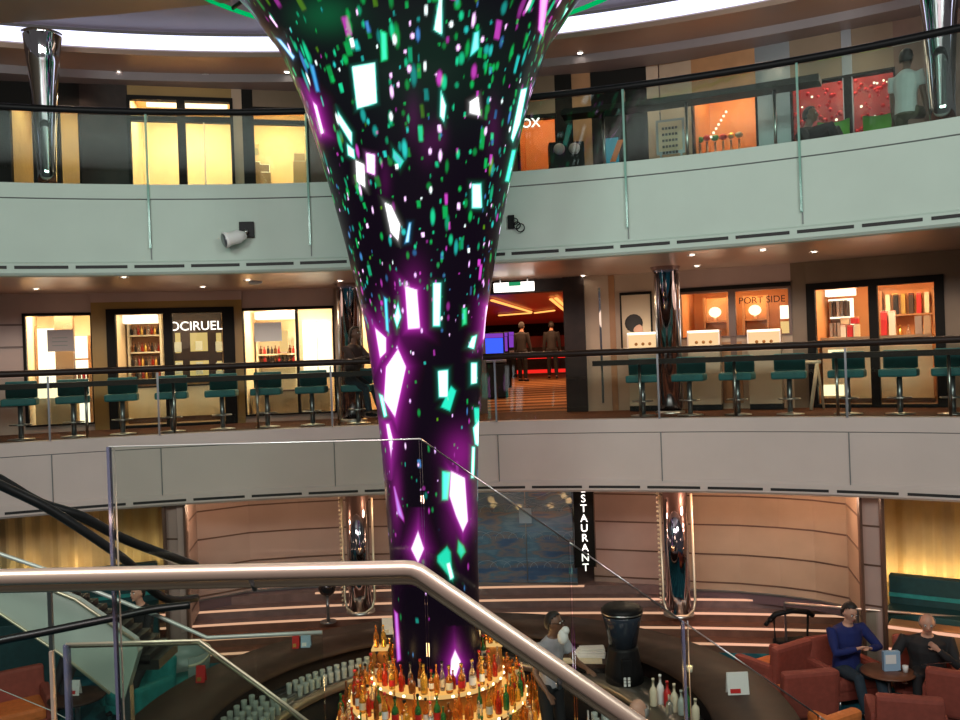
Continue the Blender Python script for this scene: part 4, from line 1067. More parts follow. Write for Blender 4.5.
q = fr.xz(284, 351, 1.3); t = fr.root('wall_lamp', 'small golden display lamp glowing in the bright wide window', 'lamp', x=q[0], y=1.3, z=zr[0] + .003); b = MB(); b.box((0, 0, .25), (.16, .12, .44), 'shop_warm_panel', bev=.01); b.build('shade', t); b = MB(); b.box((0, 0, .015), (.12, .1, .03), 'brass'); b.build('base', t)
t = fr.root('sales_counter', 'pale counter at the foot of the bright wide window', 'counter', x=X(fr, 249, 400, .5), y=.5); W = X(fr, 330, 400, .5) - X(fr, 249, 400, .5)
b = MB(); b.b2(0, W, 0, .5, .0155, .55, 'cream_panel', bev=.01); b.build('body', t); b = MB(); b.b2(-.01, W, -.01, .5, .55, .58, 'wall_brown'); b.build('worktop', t)
b = MB(); b.b2(.05, .35, .05, .3, .58, .80, 'case_glow'); b.build('lit_case', t)
t = fr.root('illuminated_display', 'glowing white display panel in the right half of the bright wide window', 'display', x=X(fr, 303, 350, 1.4), y=1.4)
b = MB(); W = X(fr, 332, 350, 1.4) - X(fr, 303, 350, 1.4); b.b2(.0, W, 0, .05, .85, 1.95, 'shop_lightbox'); b.build('panel', t)
b = MB(); b.b2(0, W, -.02, .07, 1.95, 2.0, 'brass'); b.b2(0, W, -.02, .07, .8, .85, 'brass'); b.b2(W * .5 - .01, W * .5 + .01, -.01, 0.0, .85, 1.95, 'cream'); b.b2(0.02, .06, .0, .05, .0155, .8, 'brass'); b.b2(W - .06, W - .02, .0, .05, .0155, .8, 'brass'); b.build('frame', t)

# R1 (orange lettered windows) + vitrines
fr, x0, x1 = FRAMES['R1']
for (pa, pb, lab, zsh) in ((705, 728, 'left', 320), (744, 768, 'right', 320)):
    a_, c_ = X(fr, pa, 320, 1.3), X(fr, pb, 320, 1.3); z0_ = fr.xz(716, 321, 1.3)[1]
    t = shelf_unit(fr, a_, c_, 1.5, (z0_ - .5, z0_, ), f'wooden cube shelf seen through the {lab} orange window', 'shop_wood', zb=.02, back='shop_wall_orange')
    pxl = 715 if lab == 'left' else 755
    q = fr.xz(pxl, 315, 1.35)
    t = fr.root('table_lamp', f'round glowing lamp on the cube shelf in the {lab} orange window', 'lamp', x=q[0], y=1.36, z=z0_ + .003)
    b = MB(); b.sphere((0, 0, .17), .12, 'case_glow', (1, .6, .85)); b.build('lamp_shade', t); b = MB(); b.cyl((0, 0, 0), (0, 0, .08), .03, 'brass'); b.build('base', t)
q0 = fr.xz(783, 296, 1.2); t = fr.root('illuminated_display', 'white and yellow lit panel at the right inside the orange lettered window', 'display', x=X(fr, 780, 310, 1.3), y=1.3)
b = MB(); b.b2(0, .25, 0, .05, .9, 1.55, 'shop_warm_panel'); b.b2(0, .25, 0, .05, 1.6, 1.85, 'shop_lightbox'); b.build('panel', t); b = MB(); b.b2(-.02, 0, 0, .05, .0155, 1.9, 'shop_wood'); b.b2(.25, .27, 0, .05, .0155, 1.9, 'shop_wood'); b.build('frame', t)
for pa, pb, py, lab, hb in ((627, 658, 333, 'lit glass vitrine under the poster left of the mirrored column', 1), (687, 719, 331, 'lit glass vitrine just right of the mirrored column on the middle deck', 0), (747, 780, 330, 'lit glass vitrine under the black lettering of the orange window', 0)):
    A = hr(pa, py, 17.25); B = hr(pb, py, 17.25); W = (B - A).length; th = theta(A); zt_ = A.z
    t = thing('vitrine', lab, 'display case', (A.x, A.y, 0), -theta((A + B) / 2))
    zb_ = zt_ - .28
    b = MB(); b.b2(0, W, 0, .34, .10, zb_ - .02, 'cream_panel', bev=.01); b.build('cabinet', t)
    b = MB(); b.b2(.0, W, .02, .34, 0.002, .10, 'black'); b.build('plinth', t)
    b = MB(); b.b2(.02, W - .02, .03, .32, zb_, zb_ + .24, 'vit_glow'); b.build('lit_interior', t)
    b = MB(); b.b2(0, W, 0, .34, zt_ - .035, zt_, 'shop_lightbox'); b.b2(-.005, .015, 0, .34, zb_, zt_, 'brass'); b.b2(W - .015, W + .005, 0, .34, zb_, zt_, 'brass'); b.b2(0, W, 0, .34, zb_ - .02, zb_, 'brass'); b.build('frame', t)
    b = MB()
    for k in range(3): b.sphere((W * (.28 + .22 * k), .01, zb_ + .07), .03, 'brown_glass', n=8)
    b.build('jewellery', t)
t = thing('leaning_easel', 'pale slanted stand beside the right glass doors', 'stand', hr(812, 400, 16.9) * 1.0, -theta(hr(812, 400, 16.9))); t.location.z = 0
b = MB(); b.tube([(-.02, 0, 0.02), (.10, 0, .78)], .03, 'cream'); b.build('leg', t); b = MB(); b.tube([(-.08, .0, .80), (.16, .0, .80)], .03, 'cream'); b.build('top_bar', t); b = MB(); b.tube([(.10, 0, .78), (.16, .25, .02)], .02, 'cream'); b.build('rear_leg', t)

# R2 (right glass doors)
fr, x0, x1 = FRAMES['R2']
a_, c_ = X(fr, 820, 320, 1.9), X(fr, 850, 320, 1.9)
t = fr.root('light_box', 'short bright light box behind the left glass door at the right', 'light box', x=X(fr, 822, 292, 1.5), y=1.5, z=fr.xz(835, 296, 1.5)[1]); b = MB(); b.b2(0, .5, 0, .3, 0, .12, 'shop_lightbox'); b.build('diffuser', t); b = MB(); b.b2(-.02, .52, -.02, .32, .12, .16, 'brass'); b.build('housing', t)
zq = [fr.xz(835, y_, 1.9)[1] for y_ in (299, 317, 337)]
t = fr.root('lit_shelf', 'shelf unit with a glowing white frame behind the left glass door', 'shelf', x=a_, y=2.0); W = c_ - a_
b = MB(); b.b2(0, W, 0, .03, .5, zq[0], 'wall_brown'); b.build('back_panel', t)
b = MB(); b.b2(-.02, W + .06, -.06, 0, zq[0] - .05, zq[0], 'shop_lightbox'); b.b2(W, W + .06, -.06, 0, zq[2], zq[0] - .05, 'shop_lightbox'); b.b2(0, W, -.06, 0, zq[1] - .03, zq[1] + .0, 'shop_lightbox'); b.build('light_frame', t)
b = MB(); b.b2(0, W, -.25, 0, zq[2] - .04, zq[2], 'cream'); b.b2(0, W, -.2, 0, .0155, zq[2] - .04, 'cream_panel'); b.build('base_cabinet', t)
boxes(fr, X(fr, 822, 330, 1.8), X(fr, 848, 330, 1.8), 1.86, zq[1], 5, ['steel_dark', 'cloth_brown', 'notice_grey'], .28, 'grey perfume box on the glowing shelf unit behind the left door', 'boxes on the glowing shelf unit', 'box', 'perfume_box', d=.1)
boxes(fr, X(fr, 822, 330, 1.8), X(fr, 848, 330, 1.8), 1.86, zq[2], 5, ['notice_grey', 'steel_dark'], .24, 'grey perfume box on the glowing shelf unit behind the left door', 'boxes on the glowing shelf unit', 'box', 'perfume_box', d=.1)
zc = fr.xz(850, 337, 1.0)[1]
t = fr.root('shop_counter', 'cream gift counter with warm lit front running behind both right glass doors', 'counter', x=X(fr, 822, 390, 1.0), y=1.0); W = X(fr, 934, 390, 1.0) - X(fr, 822, 390, 1.0)
b = MB(); b.b2(0, W, 0, .5, .1, zc - .04, 'cream'); b.build('front', t); b = MB(); b.b2(0, W, .03, .5, .0155, .1, 'wall_brown'); b.build('plinth', t); b = MB(); b.b2(-.02, W, -.02, .5, zc - .04, zc, 'cream_panel'); b.build('worktop', t)
b = MB(); b.b2(0, .35, -.012, 0, .15, .35, 'case_glow'); b.b2(.1, .4, -.012, 0, zc - .35, zc - .22, 'case_glow'); b.build('lit_panel', t)
boxes(fr, X(fr, 840, 330, 1.2), X(fr, 860, 330, 1.2), 1.25, zc, 3, ['white', 'red', 'cream'], .2, 'red and cream gift box stacked on the gift counter', 'gift boxes on the gift counter')
boxes(fr, X(fr, 840, 330, 1.2), X(fr, 860, 330, 1.2), 1.25, zc + .235, 2, ['cream', 'red'], .1, 'small cream gift box topping the stack on the gift counter', 'gift boxes on the gift counter')
boxes(fr, X(fr, 880, 330, 1.2), X(fr, 896, 330, 1.2), 1.3, zc, 2, ['red', 'white'], .42, 'tall red and white striped gift tin behind the right glass door', 'gift tins behind the right glass door', 'tin', 'gift_tin')
boxes(fr, X(fr, 914, 330, 1.2), X(fr, 932, 330, 1.2), 1.3, zc, 2, ['notice_grey', 'cream_panel'], .3, 'grey hamper on the gift counter behind the right glass door', 'hampers behind the right glass door', 'hamper', 'gift_hamper')
a_, c_ = X(fr, 881, 310, 2.0), X(fr, 934, 310, 2.0); z1_ = fr.xz(905, 314, 2.0)[1]
shelf_unit(fr, a_, c_, 2.25, (z1_, z1_ - .45), 'wooden shelf with tall colourful packs behind the right glass door', 'shop_wood', zb=.02, back='shop_wall_orange')
boxes(fr, a_ + .05, c_ - .05, 2.1, z1_, 6, ['cream', 'black', 'gold', 'cloth_brown', 'red', 'cream'], .36, 'tall pack on the wooden shelf behind the right glass door', 'packs on the wooden shelf', 'box', 'gift_pack', wd=.6)
row_goods(fr, a_ + .1, c_ - .1, 2.1, z1_ - .45, 5, ['clear_glass', 'gold'], [.25], 'clear bottle on the lower wooden shelf behind the right glass door', 'clear bottles behind the right glass door')

# upper deck shop contents
fr, x0, x1 = FRAMES['U1']
for pa, pb, lab in ((132, 178, 'left'), (188, 231, 'right')):
    a_, c_ = X(fr, pa, 150, 1.5), X(fr, pb, 150, 1.5); zq = fr.xz((pa + pb) / 2, 153, 1.5)[1]
    t = fr.root('cove_panel', f'warm glowing wall cove in the {lab} half of the bright upper window', 'display', x=a_, y=1.7); W = c_ - a_
    b = MB(); b.tube([(W * k / 12, 0, zq + .05 + .10 * (k / 12) ** 2) for k in range(13)], .045, 'shop_warm_panel', 8); b.build('light_strip', t); b = MB(); b.tube([(W * k / 12, .02, zq + .16 + .10 * (k / 12) ** 2) for k in range(13)], .05, 'shop_wall', 8); b.build('housing', t)
    for k, px in enumerate((pa + 9, pa + 22, pa + 35)):
        zz1 = fr.xz(px, 172, 1.0)[1]
        q = MB(); q.box((0, 0, zz1 / 2), (.16, .12, zz1), 'cream_panel', bev=.01); q.box((0, 0, zz1 + .09), (.14, .1, .18), 'shop_lightbox', bev=.01)
        solo(q, 'lit_stand', f'small lit stand in the {lab} half of the bright upper window', 'display stand', fr.w(X(fr, px, 170, 1.0), 1.0, .02), fr.rz, 'lit stands in the bright upper window')
fr, x0, x1 = FRAMES['U2']
for px, hgt in ((264, 174), (300, 163)):
    zz1 = fr.xz(px, hgt, 1.0)[1]; q = MB(); q.box((0, 0, zz1 / 2), (.26, .12, zz1), 'cream_panel', bev=.01); q.box((0, 0, zz1 + .08), (.22, .1, .16), 'shop_lightbox' if px < 280 else 'frost_glass', bev=.01)
    solo(q, 'lit_stand', 'white lit stand in the amber upper window' if px < 280 else 'pale glass stand at the right of the amber upper window', 'display stand', fr.w(X(fr, px, 170, 1.0), 1.0, .02), fr.rz)
fr, x0, x1 = FRAMES['U3']
for i in range(7):
    px = 711 + (726 - 711) * i / 6; py = 137 - (137 - 112) * i / 6; q = fr.xz(px, py, .3)
    solo(MB().sphere((0, 0, 0), .022, 'pearl_light', n=8), 'light_bead', 'tiny round light in the slanting string inside the orange jewellery window', 'string light', fr.w(q[0], .3, q[1]), 0, 'string of bead lights')
for i, (px, py, m_) in enumerate(((700, 150, 'green'), (707, 148, 'red'), (715, 148, 'green'), (723, 147, 'red'), (731, 146, 'gold'), (739, 145, 'frost_glass'))):
    q = fr.xz(px, py - 6, .5); b = MB(); b.cyl((0, 0, 0), (0, 0, q[1] - .02), .02, 'steel'); b.sphere((0, 0, q[1] + .05), .07, m_, (1.0, .8, .8), n=10)
    solo(b, 'glass_ornament', f'{["first","second","third","fourth","fifth","sixth"][i]} colourful glass ornament from the left in the orange jewellery window', 'ornament', fr.w(q[0], .5, .02), fr.rz, 'ornaments in the jewellery window')
fr, x0, x1 = FRAMES['U4']
BB = MB().sphere((0, 0, 0), .045, 'bauble', n=8).mesh('bauble'); BL_ = MB().sphere((0, 0, 0), .02, 'pearl_light', n=6).mesh('spark')
for i in range(110):
    px = rnd.choice([rnd.uniform(795, 842), rnd.uniform(854, 893)]); py = rnd.uniform(80, 138); off = rnd.uniform(.35, .95); q = fr.xz(px, py, off)
    k = i % 7 == 0
    o = bpy.data.objects.new('light_bead' if k else 'red_bauble', BL_ if k else BB); COL.objects.link(o); o.location = fr.w(q[0], off, q[1]); s_ = rnd.uniform(.5, 1.1); o.scale = (s_, s_, s_)
    tag(o, 'tiny warm light among the red baubles of the red shop windows' if k else 'glossy red bauble hanging in the red glittering shop windows', 'string light' if k else 'bauble', 'lights among the baubles' if k else 'red baubles')
# furniture just behind the upper balustrade at the right
for px, lab in ((833, 'left'), (879, 'right')):
    p = hr(px, 128, 16.35); t = thing('tub_chair', f'lime green tub chair on the upper deck, {lab} one before the red windows', 'armchair', (p.x, p.y, 3.785), -theta(p)); t.scale = (.62, .62, .95)
    b = MB(); b.lathe([(.30, .12), (.34, .2), (.34, .42), (.30, .44), (0, .42)], 'lime', 20); b.build('seat', t)
    b = MB(); b.lathe([(.34, .3), (.38, .3), (.40, .84), (.34, .84)], 'lime', 20, caps=False, a0=.1 * PI, a1=.9 * PI); b.build('backrest', t)
    b = MB(); b.cyl((0, 0, .01), (0, 0, .13), .05, 'steel'); b.build('base', t)
# easel sign and dark screens upper right
fr = Fr(648, 700, 110, 16.2, ZU)
t = fr.root('menu_board', 'pale framed notice board with rows of small dark writing on the upper deck', 'sign board', x=fr.x(655), y=0)
a1, zt_ = fr.xz(655, 121); a2, zb_ = fr.xz(685, 158); W = a2 - a1
b = MB(); b.b2(0, W, 0, .03, .55, zt_, 'steel_dark'); b.build('frame', t)
b = MB(); b.b2(.04, W - .04, -.008, 0, .6, zt_ - .04, 'poster_face'); b.build('sheet', t)
b = MB()
for r_ in range(5):
    for k in range(5): b.b2(.1 + k * (W - .2) / 5, .1 + (k + .72) * (W - .2) / 5, -.014, -.008, zt_ - .17 - r_ * .1, zt_ - .13 - r_ * .1, 'black')
b.build('writing', t)
b = MB(); b.b2(.05, .08, 0, .03, .002, .55, 'steel_dark'); b.b2(W - .08, W - .05, 0, .03, .002, .55, 'steel_dark'); b.build('leg', t)
fr = Fr(590, 650, 130, 16.6, ZU)
t = fr.root('video_screen', 'screen showing blue and orange picture on the dark wall right of the LED column', 'screen', x=fr.x(603), y=0)
a1, zt_ = fr.xz(603, 139); a2, zb_ = fr.xz(620, 160); W = a2 - a1
b = MB(); b.b2(0, W, 0, .06, .35, zt_ + .02, 'black'); b.build('cabinet', t)
b = MB(); b.b2(.02, W - .02, -.01, 0, .5, zt_, 'screen_teal'); b.build('screen', t)
b = MB(); b.slab3([(.1, -.012, .6), (.2, -.012, .6), (.35, -.012, zt_ - .05), (.25, -.012, zt_ - .05)], (0, -.004, 0), 'orange_bright'); b.build('picture', t)
b = MB(); b.b2(.0, W, 0, .06, .002, .35, 'black'); b.build('plinth', t)
p = hr(562, 140, 16.4)
t = thing('speaker_stand', 'dark stand with two grey round speakers beside the orange upper window', 'speaker', (hr(567, 156, 16.3).x, hr(567, 156, 16.3).y, 3.785), 0)
b = MB(); b.b2(-.3, .3, 0, .3, 0, .95, 'black'); b.build('cabinet', t)
for s_ in (-.13, .13): b = MB(); b.sphere((s_, -.01, .83), .10, 'notice_grey', (1, .4, 1)); b.build('driver', t)

# ================================================================== THE ROUND BAR
BX, BY = -.4, 9.6
ZT = -2.8
bar = thing('bar_counter', 'large round dark brown bar counter encircling the LED column', 'bar counter', (BX, BY, ZL))
b = MB(); b.lathe([(2.75, 1.02), (3.62, 1.02), (3.65, 1.06), (3.62, 1.10), (2.75, 1.10), (2.75, 1.02)], 'counter', 96, caps=False); b.build('counter_top', bar)
b = MB(); b.lathe([(2.95, 0), (3.35, 0), (3.35, 1.02), (2.95, 1.02), (2.95, 0)], 'dark_wood', 96, caps=False); b.build('front', bar)
b = MB(); b.lathe([(3.38, .16), (3.42, .18), (3.44, .22), (3.42, .26), (3.38, .28)], 'brass', 72, caps=False); b.build('foot_rail', bar)
b = MB(); b.lathe([(2.15, .78), (2.74, .78), (2.74, .86), (2.15, .86), (2.15, .78)], 'steel_bar', 96, caps=False); b.build('work_surface', bar)
b = MB(); b.lathe([(2.2, 0), (2.7, 0), (2.7, .78), (2.2, .78), (2.2, 0)], 'black', 96, caps=False); b.build('under_cabinet', bar)
b = MB()
for k in range(20):
    a = PI * (.45 + .55 * k / 20)
    for r_ in (2.25, 2.4, 2.55, 2.68): b.box((r_ * math.cos(a), r_ * math.sin(a), .865), (.04, .26, .012), 'steel_dark', rz=a)
b.build('drain_grille', bar)

# tiers of lit shelves around the column
tier = thing('bottle_tiers', 'three glowing round shelf tiers for bottles around the foot of the LED column', 'shelf', (LX, LY, ZL))
TIERS = [(.56, .80, -2.76), (.80, 1.08, -3.02), (1.08, 1.26, -3.28)]
for r0, r1, z in TIERS:
    b = MB(); b.lathe([(r0, z - ZL - .05), (r1, z - ZL - .05), (r1, z - ZL - .045), (r0, z - ZL - .045)], 'steel', 60, caps=False); b.lathe([(r0, z - ZL), (r1, z - ZL)], 'bar_shelf_glow', 60, caps=False); b.lathe([(r1, z - ZL - .045), (r1 + .004, z - ZL - .045), (r1 + .004, z - ZL), (r1, z - ZL)], 'bar_edge_glow', 60, caps=False); b.build('lit_shelf', tier)
    b = MB(); b.lathe([(r1 - .02, 0), (r1 - .02, z - ZL - .05)], 'mirror_amber', 60, caps=False); b.build('riser', tier)
b = MB()
for r0, r1, z in TIERS:
    for k in range(26):
        a = 2 * PI * k / 26 + z; b.sphere(((r1 + .004) * math.cos(a), (r1 + .004) * math.sin(a), z - ZL - .022), .022, 'bar_spot', (1, 1, .7), n=8)
b.build('edge_lamp', tier)
for k in range(8):
    a = 2 * PI * k / 8; lamp('POINT', 'tier_light', (LX + 1.0 * math.cos(a), LY + 1.0 * math.sin(a), -2.5), 5, (1, .6, .25), .08)
TN = ['upper', 'middle', 'lower']
BM_ = [('amber_glass', 'amber'), ('clear_glass', 'clear'), ('brown_glass', 'dark brown'), ('amber_glass', 'amber'), ('red_liquor', 'red'), ('gold_liquor', 'golden'), ('green_glass', 'green'), ('amber_glass', 'amber')]
for ti, (r0, r1, z) in enumerate(TIERS):
    n = (32, 46, 54)[ti]
    for row, rr_ in enumerate((r1 - .055, r1 - .15)):
        for k in range(n):
            a = 2 * PI * (k + .5 * row) / n + .03
            m_, cn = BM_[rnd.randrange(8)]
            h = rnd.choice([.22, .26, .29, .31, .34]); r_ = rnd.choice([.032, .037, .042])
            side = 'front' if math.sin(a) < -.5 else 'rear' if math.sin(a) > .5 else 'left side' if math.cos(a) < 0 else 'right side'
            o = put_bottle((LX + rr_ * math.cos(a), LY + rr_ * math.sin(a), z + .002), m_, h, r_, f'{cn} liquor bottle on the {side} of the {TN[ti]} glowing bottle tier', f'{cn} bottles on the {side} of the {TN[ti]} tier')
            if rnd.random() < .4 and ti < 2:
                cp = MB(); cp.cyl((0, 0, h), (0, 0, h + .025), r_ * .5, rnd.choice(['red', 'gold', 'black'])); cp.build('cap', o)
                lb = MB(); lb.lathe([(r_ + .001, h * .14), (r_ + .001, h * .42)], rnd.choice(['cream', 'red', 'white']), 10, caps=False); lb.build('label', o)
# tall display of stacked bottles either side of the column
for s_, px, lab in ((1, 487, 'right'), (-1, 383, 'left')):
    x = LX + s_ * .70
    t = thing('bottle_riser', f'tall narrow glowing glass riser standing {lab} of the LED column', 'shelf', (x, LY - .02, -2.758), 0)
    b = MB(); b.b2(-.09, .09, -.08, .08, 0, .30, 'mirror_amber'); b.build('body', t); b = MB(); b.b2(-.1, .1, -.09, .09, .30, .32, 'bar_edge_glow'); b.build('lit_top', t)
    for q, mm_ in enumerate(('amber_glass', 'gold_liquor')):
        put_bottle((x - .045 + .09 * q, LY - .02, -2.758 + .322), mm_, .27, .034, f'{"amber" if q == 0 else "golden"} bottle on top of the glass riser {lab} of the LED column', 'bottles on the glass risers')

# glasses and small bottles on the left part of the bar
GM = MB(); GM.lathe([(.03, 0), (.036, .1), (.037, .13), (.034, .13), (.028, .01)], 'frost_glass', 10, caps=False); GLASS = GM.mesh('glass')
def glass_(p, label, group):
    o = bpy.data.objects.new('drinking_glass', GLASS); COL.objects.link(o); o.location = p; tag(o, label, 'glass', group)
for i in range(4):
    for j in range(11):
        r_ = 2.22 + .15 * i; a = PI - .10 + j * .062 - .25
        glass_((BX + r_ * math.cos(a), BY + r_ * math.sin(a), ZL + .862), 'upturned glass in the rows on the left work surface inside the bar', 'rows of glasses at the left of the bar')
for j in range(12):
    a = PI * .72 + j * .045
    for r_ in (2.3, 2.48): glass_((BX + r_ * math.cos(a - .15), BY + r_ * math.sin(a - .15), ZL + .862), 'upturned glass on the rear work surface left of the LED column', 'glasses at the rear left of the bar')
for j in range(12):
    a = PI + .30 + .06 * j; m_ = ['green_glass', 'red_liquor', 'brown_glass', 'frost_glass'][j % 4]
    put_bottle((BX + 2.62 * math.cos(a), BY + 2.62 * math.sin(a), ZL + .862), m_, .26, .036, {'green_glass': 'green', 'red_liquor': 'red', 'brown_glass': 'brown', 'frost_glass': 'pale'}[m_] + ' bottle among those at the front left inside the bar', 'bottles at the front left of the bar')
def on_bar(px, py, z=ZT): return hz(px, py, z)
def menu(px, py, label, m1='white', m2=None, w_=.13, h=.20, z=ZT, rz=0):
    p = hz(px, py, z)
    t = thing('menu_card', label, 'menu card', (p.x, p.y, z + .002), rz)
    b = MB(); b.slab3([(-w_ / 2, -.04, 0), (w_ / 2, -.04, 0), (w_ / 2, 0, h), (-w_ / 2, 0, h)], (0, .006, 0), m1); b.slab3([(-w_ / 2, .05, 0), (w_ / 2, .05, 0), (w_ / 2, .008, h), (-w_ / 2, .008, h)], (0, .004, 0), m1); b.build('card', t)
    b = MB(); b.slab3([(-w_ * .38, -.0385, .02), (w_ * .1, -.0385, .02), (w_ * .1, -.028, .065), (-w_ * .38, -.028, .065)], (0, -.004, 0), m2 or 'red'); b.build('print', t)
    return t
menu(738, 694, 'white table card with a small red print on the right side of the bar counter', w_=.24, h=.24)
menu(306, 647, 'white card beside a red one on the left rear of the bar counter', 'pale_blue', 'white')
menu(296, 648, 'small red card on the left rear of the bar counter', 'red', 'gold', w_=.09)
menu(201, 682, 'red card at the left end of the bar counter near the cream chair', 'red', 'gold', w_=.11, h=.2)
menu(388, 634, 'pale card just left of the LED column at the back of the bar', 'white', 'steel_dark', w_=.16, h=.22)
# candle, small bottles at right
p = on_bar(690, 672); t = thing('candle_holder', 'small glowing candle on the right side of the bar counter', 'candle', (p.x, p.y, ZT + .002)); b = MB(); b.lathe([(.03, 0), (.04, .07), (.036, .07), (.0, .02)], 'frost_glass', 12, caps=False); b.build('cup', t); b = MB(); b.sphere((0, 0, .05), .026, 'candle', n=8); b.build('flame', t)
for k, (px, py, m_, h) in enumerate(((654, 706, 'cream', .30), (661, 704, 'white', .32), (668, 707, 'red', .28), (675, 712, 'cream', .30), (682, 715, 'frost_glass', .26), (688, 716, 'green_glass', .3), (670, 716, 'clear_glass', .22), (696, 720, 'cream', .22))):
    p = hz(px, py, ZT); put_bottle((p.x, p.y, ZT + .002), m_, h, .042, f'{["cream slim", "white tall", "red topped", "cream second", "frosted", "green tall", "clear short", "cream short"][k]} bottle in the cluster on the bar behind the bald man', 'bottles clustered on the bar behind the bald man')
# back bar station right of the column: board, folded cloth, grinder
t = thing('bar_station', 'black raised bar station with a cream worktop behind the bartender', 'bar station', (1.24, 11.38, ZL), -.12)
b = MB(); b.box((0, 0, .902), (.9, .42, .078), 'black', bev=.01); b.build('cabinet', t); b = MB(); b.box((0, 0, .965), (1.0, .46, .05), 'counter'); b.build('worktop', t); b = MB(); b.box((-.12, -.13, 1.0), (.66, .16, .02), 'cream'); b.build('cutting_board', t)
p = (1.30, 11.46, ZL + .992)
b = MB()
for k in range(4): b.box((.01 * k, .012 * k, .014 + .026 * k), (.42 - .03 * k, .22 - .02 * k, .026), 'white_cloth', bev=.012, rz=.06 * k)
solo(b, 'folded_cloth', 'white cloth folded in a soft pile on the dark station behind the bartender', 'cloth', p, -.2)
p = hy(622, 690, 10.2)
t = thing('coffee_grinder', 'tall round black machine with a lid standing right of the bartender', 'bar machine', (1.66, 10.9, ZL + .862))
b = MB(); b.lathe([(.24, 0), (.24, .12), (.22, .2), (.19, .40), (.18, .44)], 'black', 28); b.build('body', t)
b = MB(); b.lathe([(.17, .44), (.23, .76), (.25, .82), (.24, .84)], 'grinder_glass', 28); b.build('hopper', t)
b = MB(); b.lathe([(.255, .84), (.26, .90), (.21, .94), (0, .95)], 'black', 28); b.lathe([(.258, .855), (.263, .86), (.258, .87)], 'steel', 28, caps=False); b.build('lid', t)
b = MB(); b.box((.0, -.22, .24), (.12, .08, .2), 'black', bev=.01); b.build('spout', t)
b = MB()
for k in range(6): b.box((-.03 + .05 * (k % 2) , -.25, .03 + .04 * (k // 2)), (.03, .01, .03), 'white')
b.build('buttons', t)
# extra bar clutter: trays, tumblers in front of the bartender
t = thing('glass_rack', 'open steel rack with glasses below the bartender hand', 'rack', (1.35, 10.02 - .4, ZL + .002)); b = MB()
b.b2(-.3, .3, -.2, .2, .80, .83, 'steel'); [b.cyl((sx_ * .28, sy_ * .18, 0), (sx_ * .28, sy_ * .18, .95), .012, 'steel', 6) for sx_ in (-1, 1) for sy_ in (-1, 1)]; b.b2(-.3, .3, -.2, .2, .4, .42, 'steel'); b.build('frame', t)
for i in range(5):
    for j in range(2): glass_((1.35 - .22 + .11 * i, 9.62 - .08 + .16 * j, ZL + .834), 'clear glass standing on the steel rack in front of the bartender', 'glasses on the steel rack')

# ================================================================== PEOPLE
def skin_mesh(name, chains, mname, sub=1, extra=None, voxel=.014, parent=None):
    """chains: list of [(x,y,z,rx,ry)...]; limbs grown as swept loops, fused into one continuous surface"""
    bm = bmesh.new()
    for ch in chains:
        prev = None; n = 12
        pts = [Vector(c[:3]) for c in ch]; rings = []
        for i, c in enumerate(ch):
            t_ = (pts[min(i + 1, len(pts) - 1)] - pts[max(i - 1, 0)]).normalized()
            side = Vector((1, 0, 0)) - t_ * t_.x
            if side.length < .25: side = Vector((0, 1, 0)) - t_ * t_.y
            side.normalize(); fr_ = t_.cross(side).normalized()
            rings.append([bm.verts.new(pts[i] + side * c[3] * math.cos(2 * PI * k / n) + fr_ * c[4] * math.sin(2 * PI * k / n)) for k in range(n)])
        for A, B in zip(rings[:-1], rings[1:]):
            for k in range(n): bm.faces.new((A[k], A[(k + 1) % n], B[(k + 1) % n], B[k]))
        for rg, cc, sgn in ((rings[0], ch[0], -1), (rings[-1], ch[-1], 1)):
            t_ = (pts[1] - pts[0]).normalized() if sgn < 0 else (pts[-1] - pts[-2]).normalized()
            v = bm.verts.new(Vector(cc[:3]) + t_ * sgn * min(cc[3], cc[4]) * .6)
            for k in range(n): bm.faces.new((rg[k], rg[(k + 1) % n], v))
    if extra: extra(bm)
    bmesh.ops.recalc_face_normals(bm, faces=bm.faces)
    me = bpy.data.meshes.new(name); bm.to_mesh(me); bm.free()
    o = bpy.data.objects.new(name, me); COL.objects.link(o)
    md = o.modifiers.new('r', 'REMESH'); md.mode = 'VOXEL'; md.voxel_size = voxel; md.use_smooth_shade = True
    sm = o.modifiers.new('s', 'SMOOTH'); sm.iterations = 3; sm.factor = .5
    bpy.context.view_layer.update()
    m2 = bpy.data.meshes.new_from_object(o.evaluated_get(bpy.context.evaluated_depsgraph_get()))
    o.modifiers.clear(); o.data = m2; m2.materials.clear(); m2.materials.append(M[mname])
    o.parent = parent
    return o
def ik(a, b_, l1, l2, pole):
    a = Vector(a); b_ = Vector(b_); d = b_ - a; L = min(d.length, (l1 + l2) * .999); dn = d.normalized()
    k = (l1 * l1 - l2 * l2 + L * L) / (2 * L); h = math.sqrt(max(l1 * l1 - k * k, 0)); p = Vector(pole); p = (p - dn * p.dot(dn)).normalized()
    return a + dn * k + p * h, a + dn * L
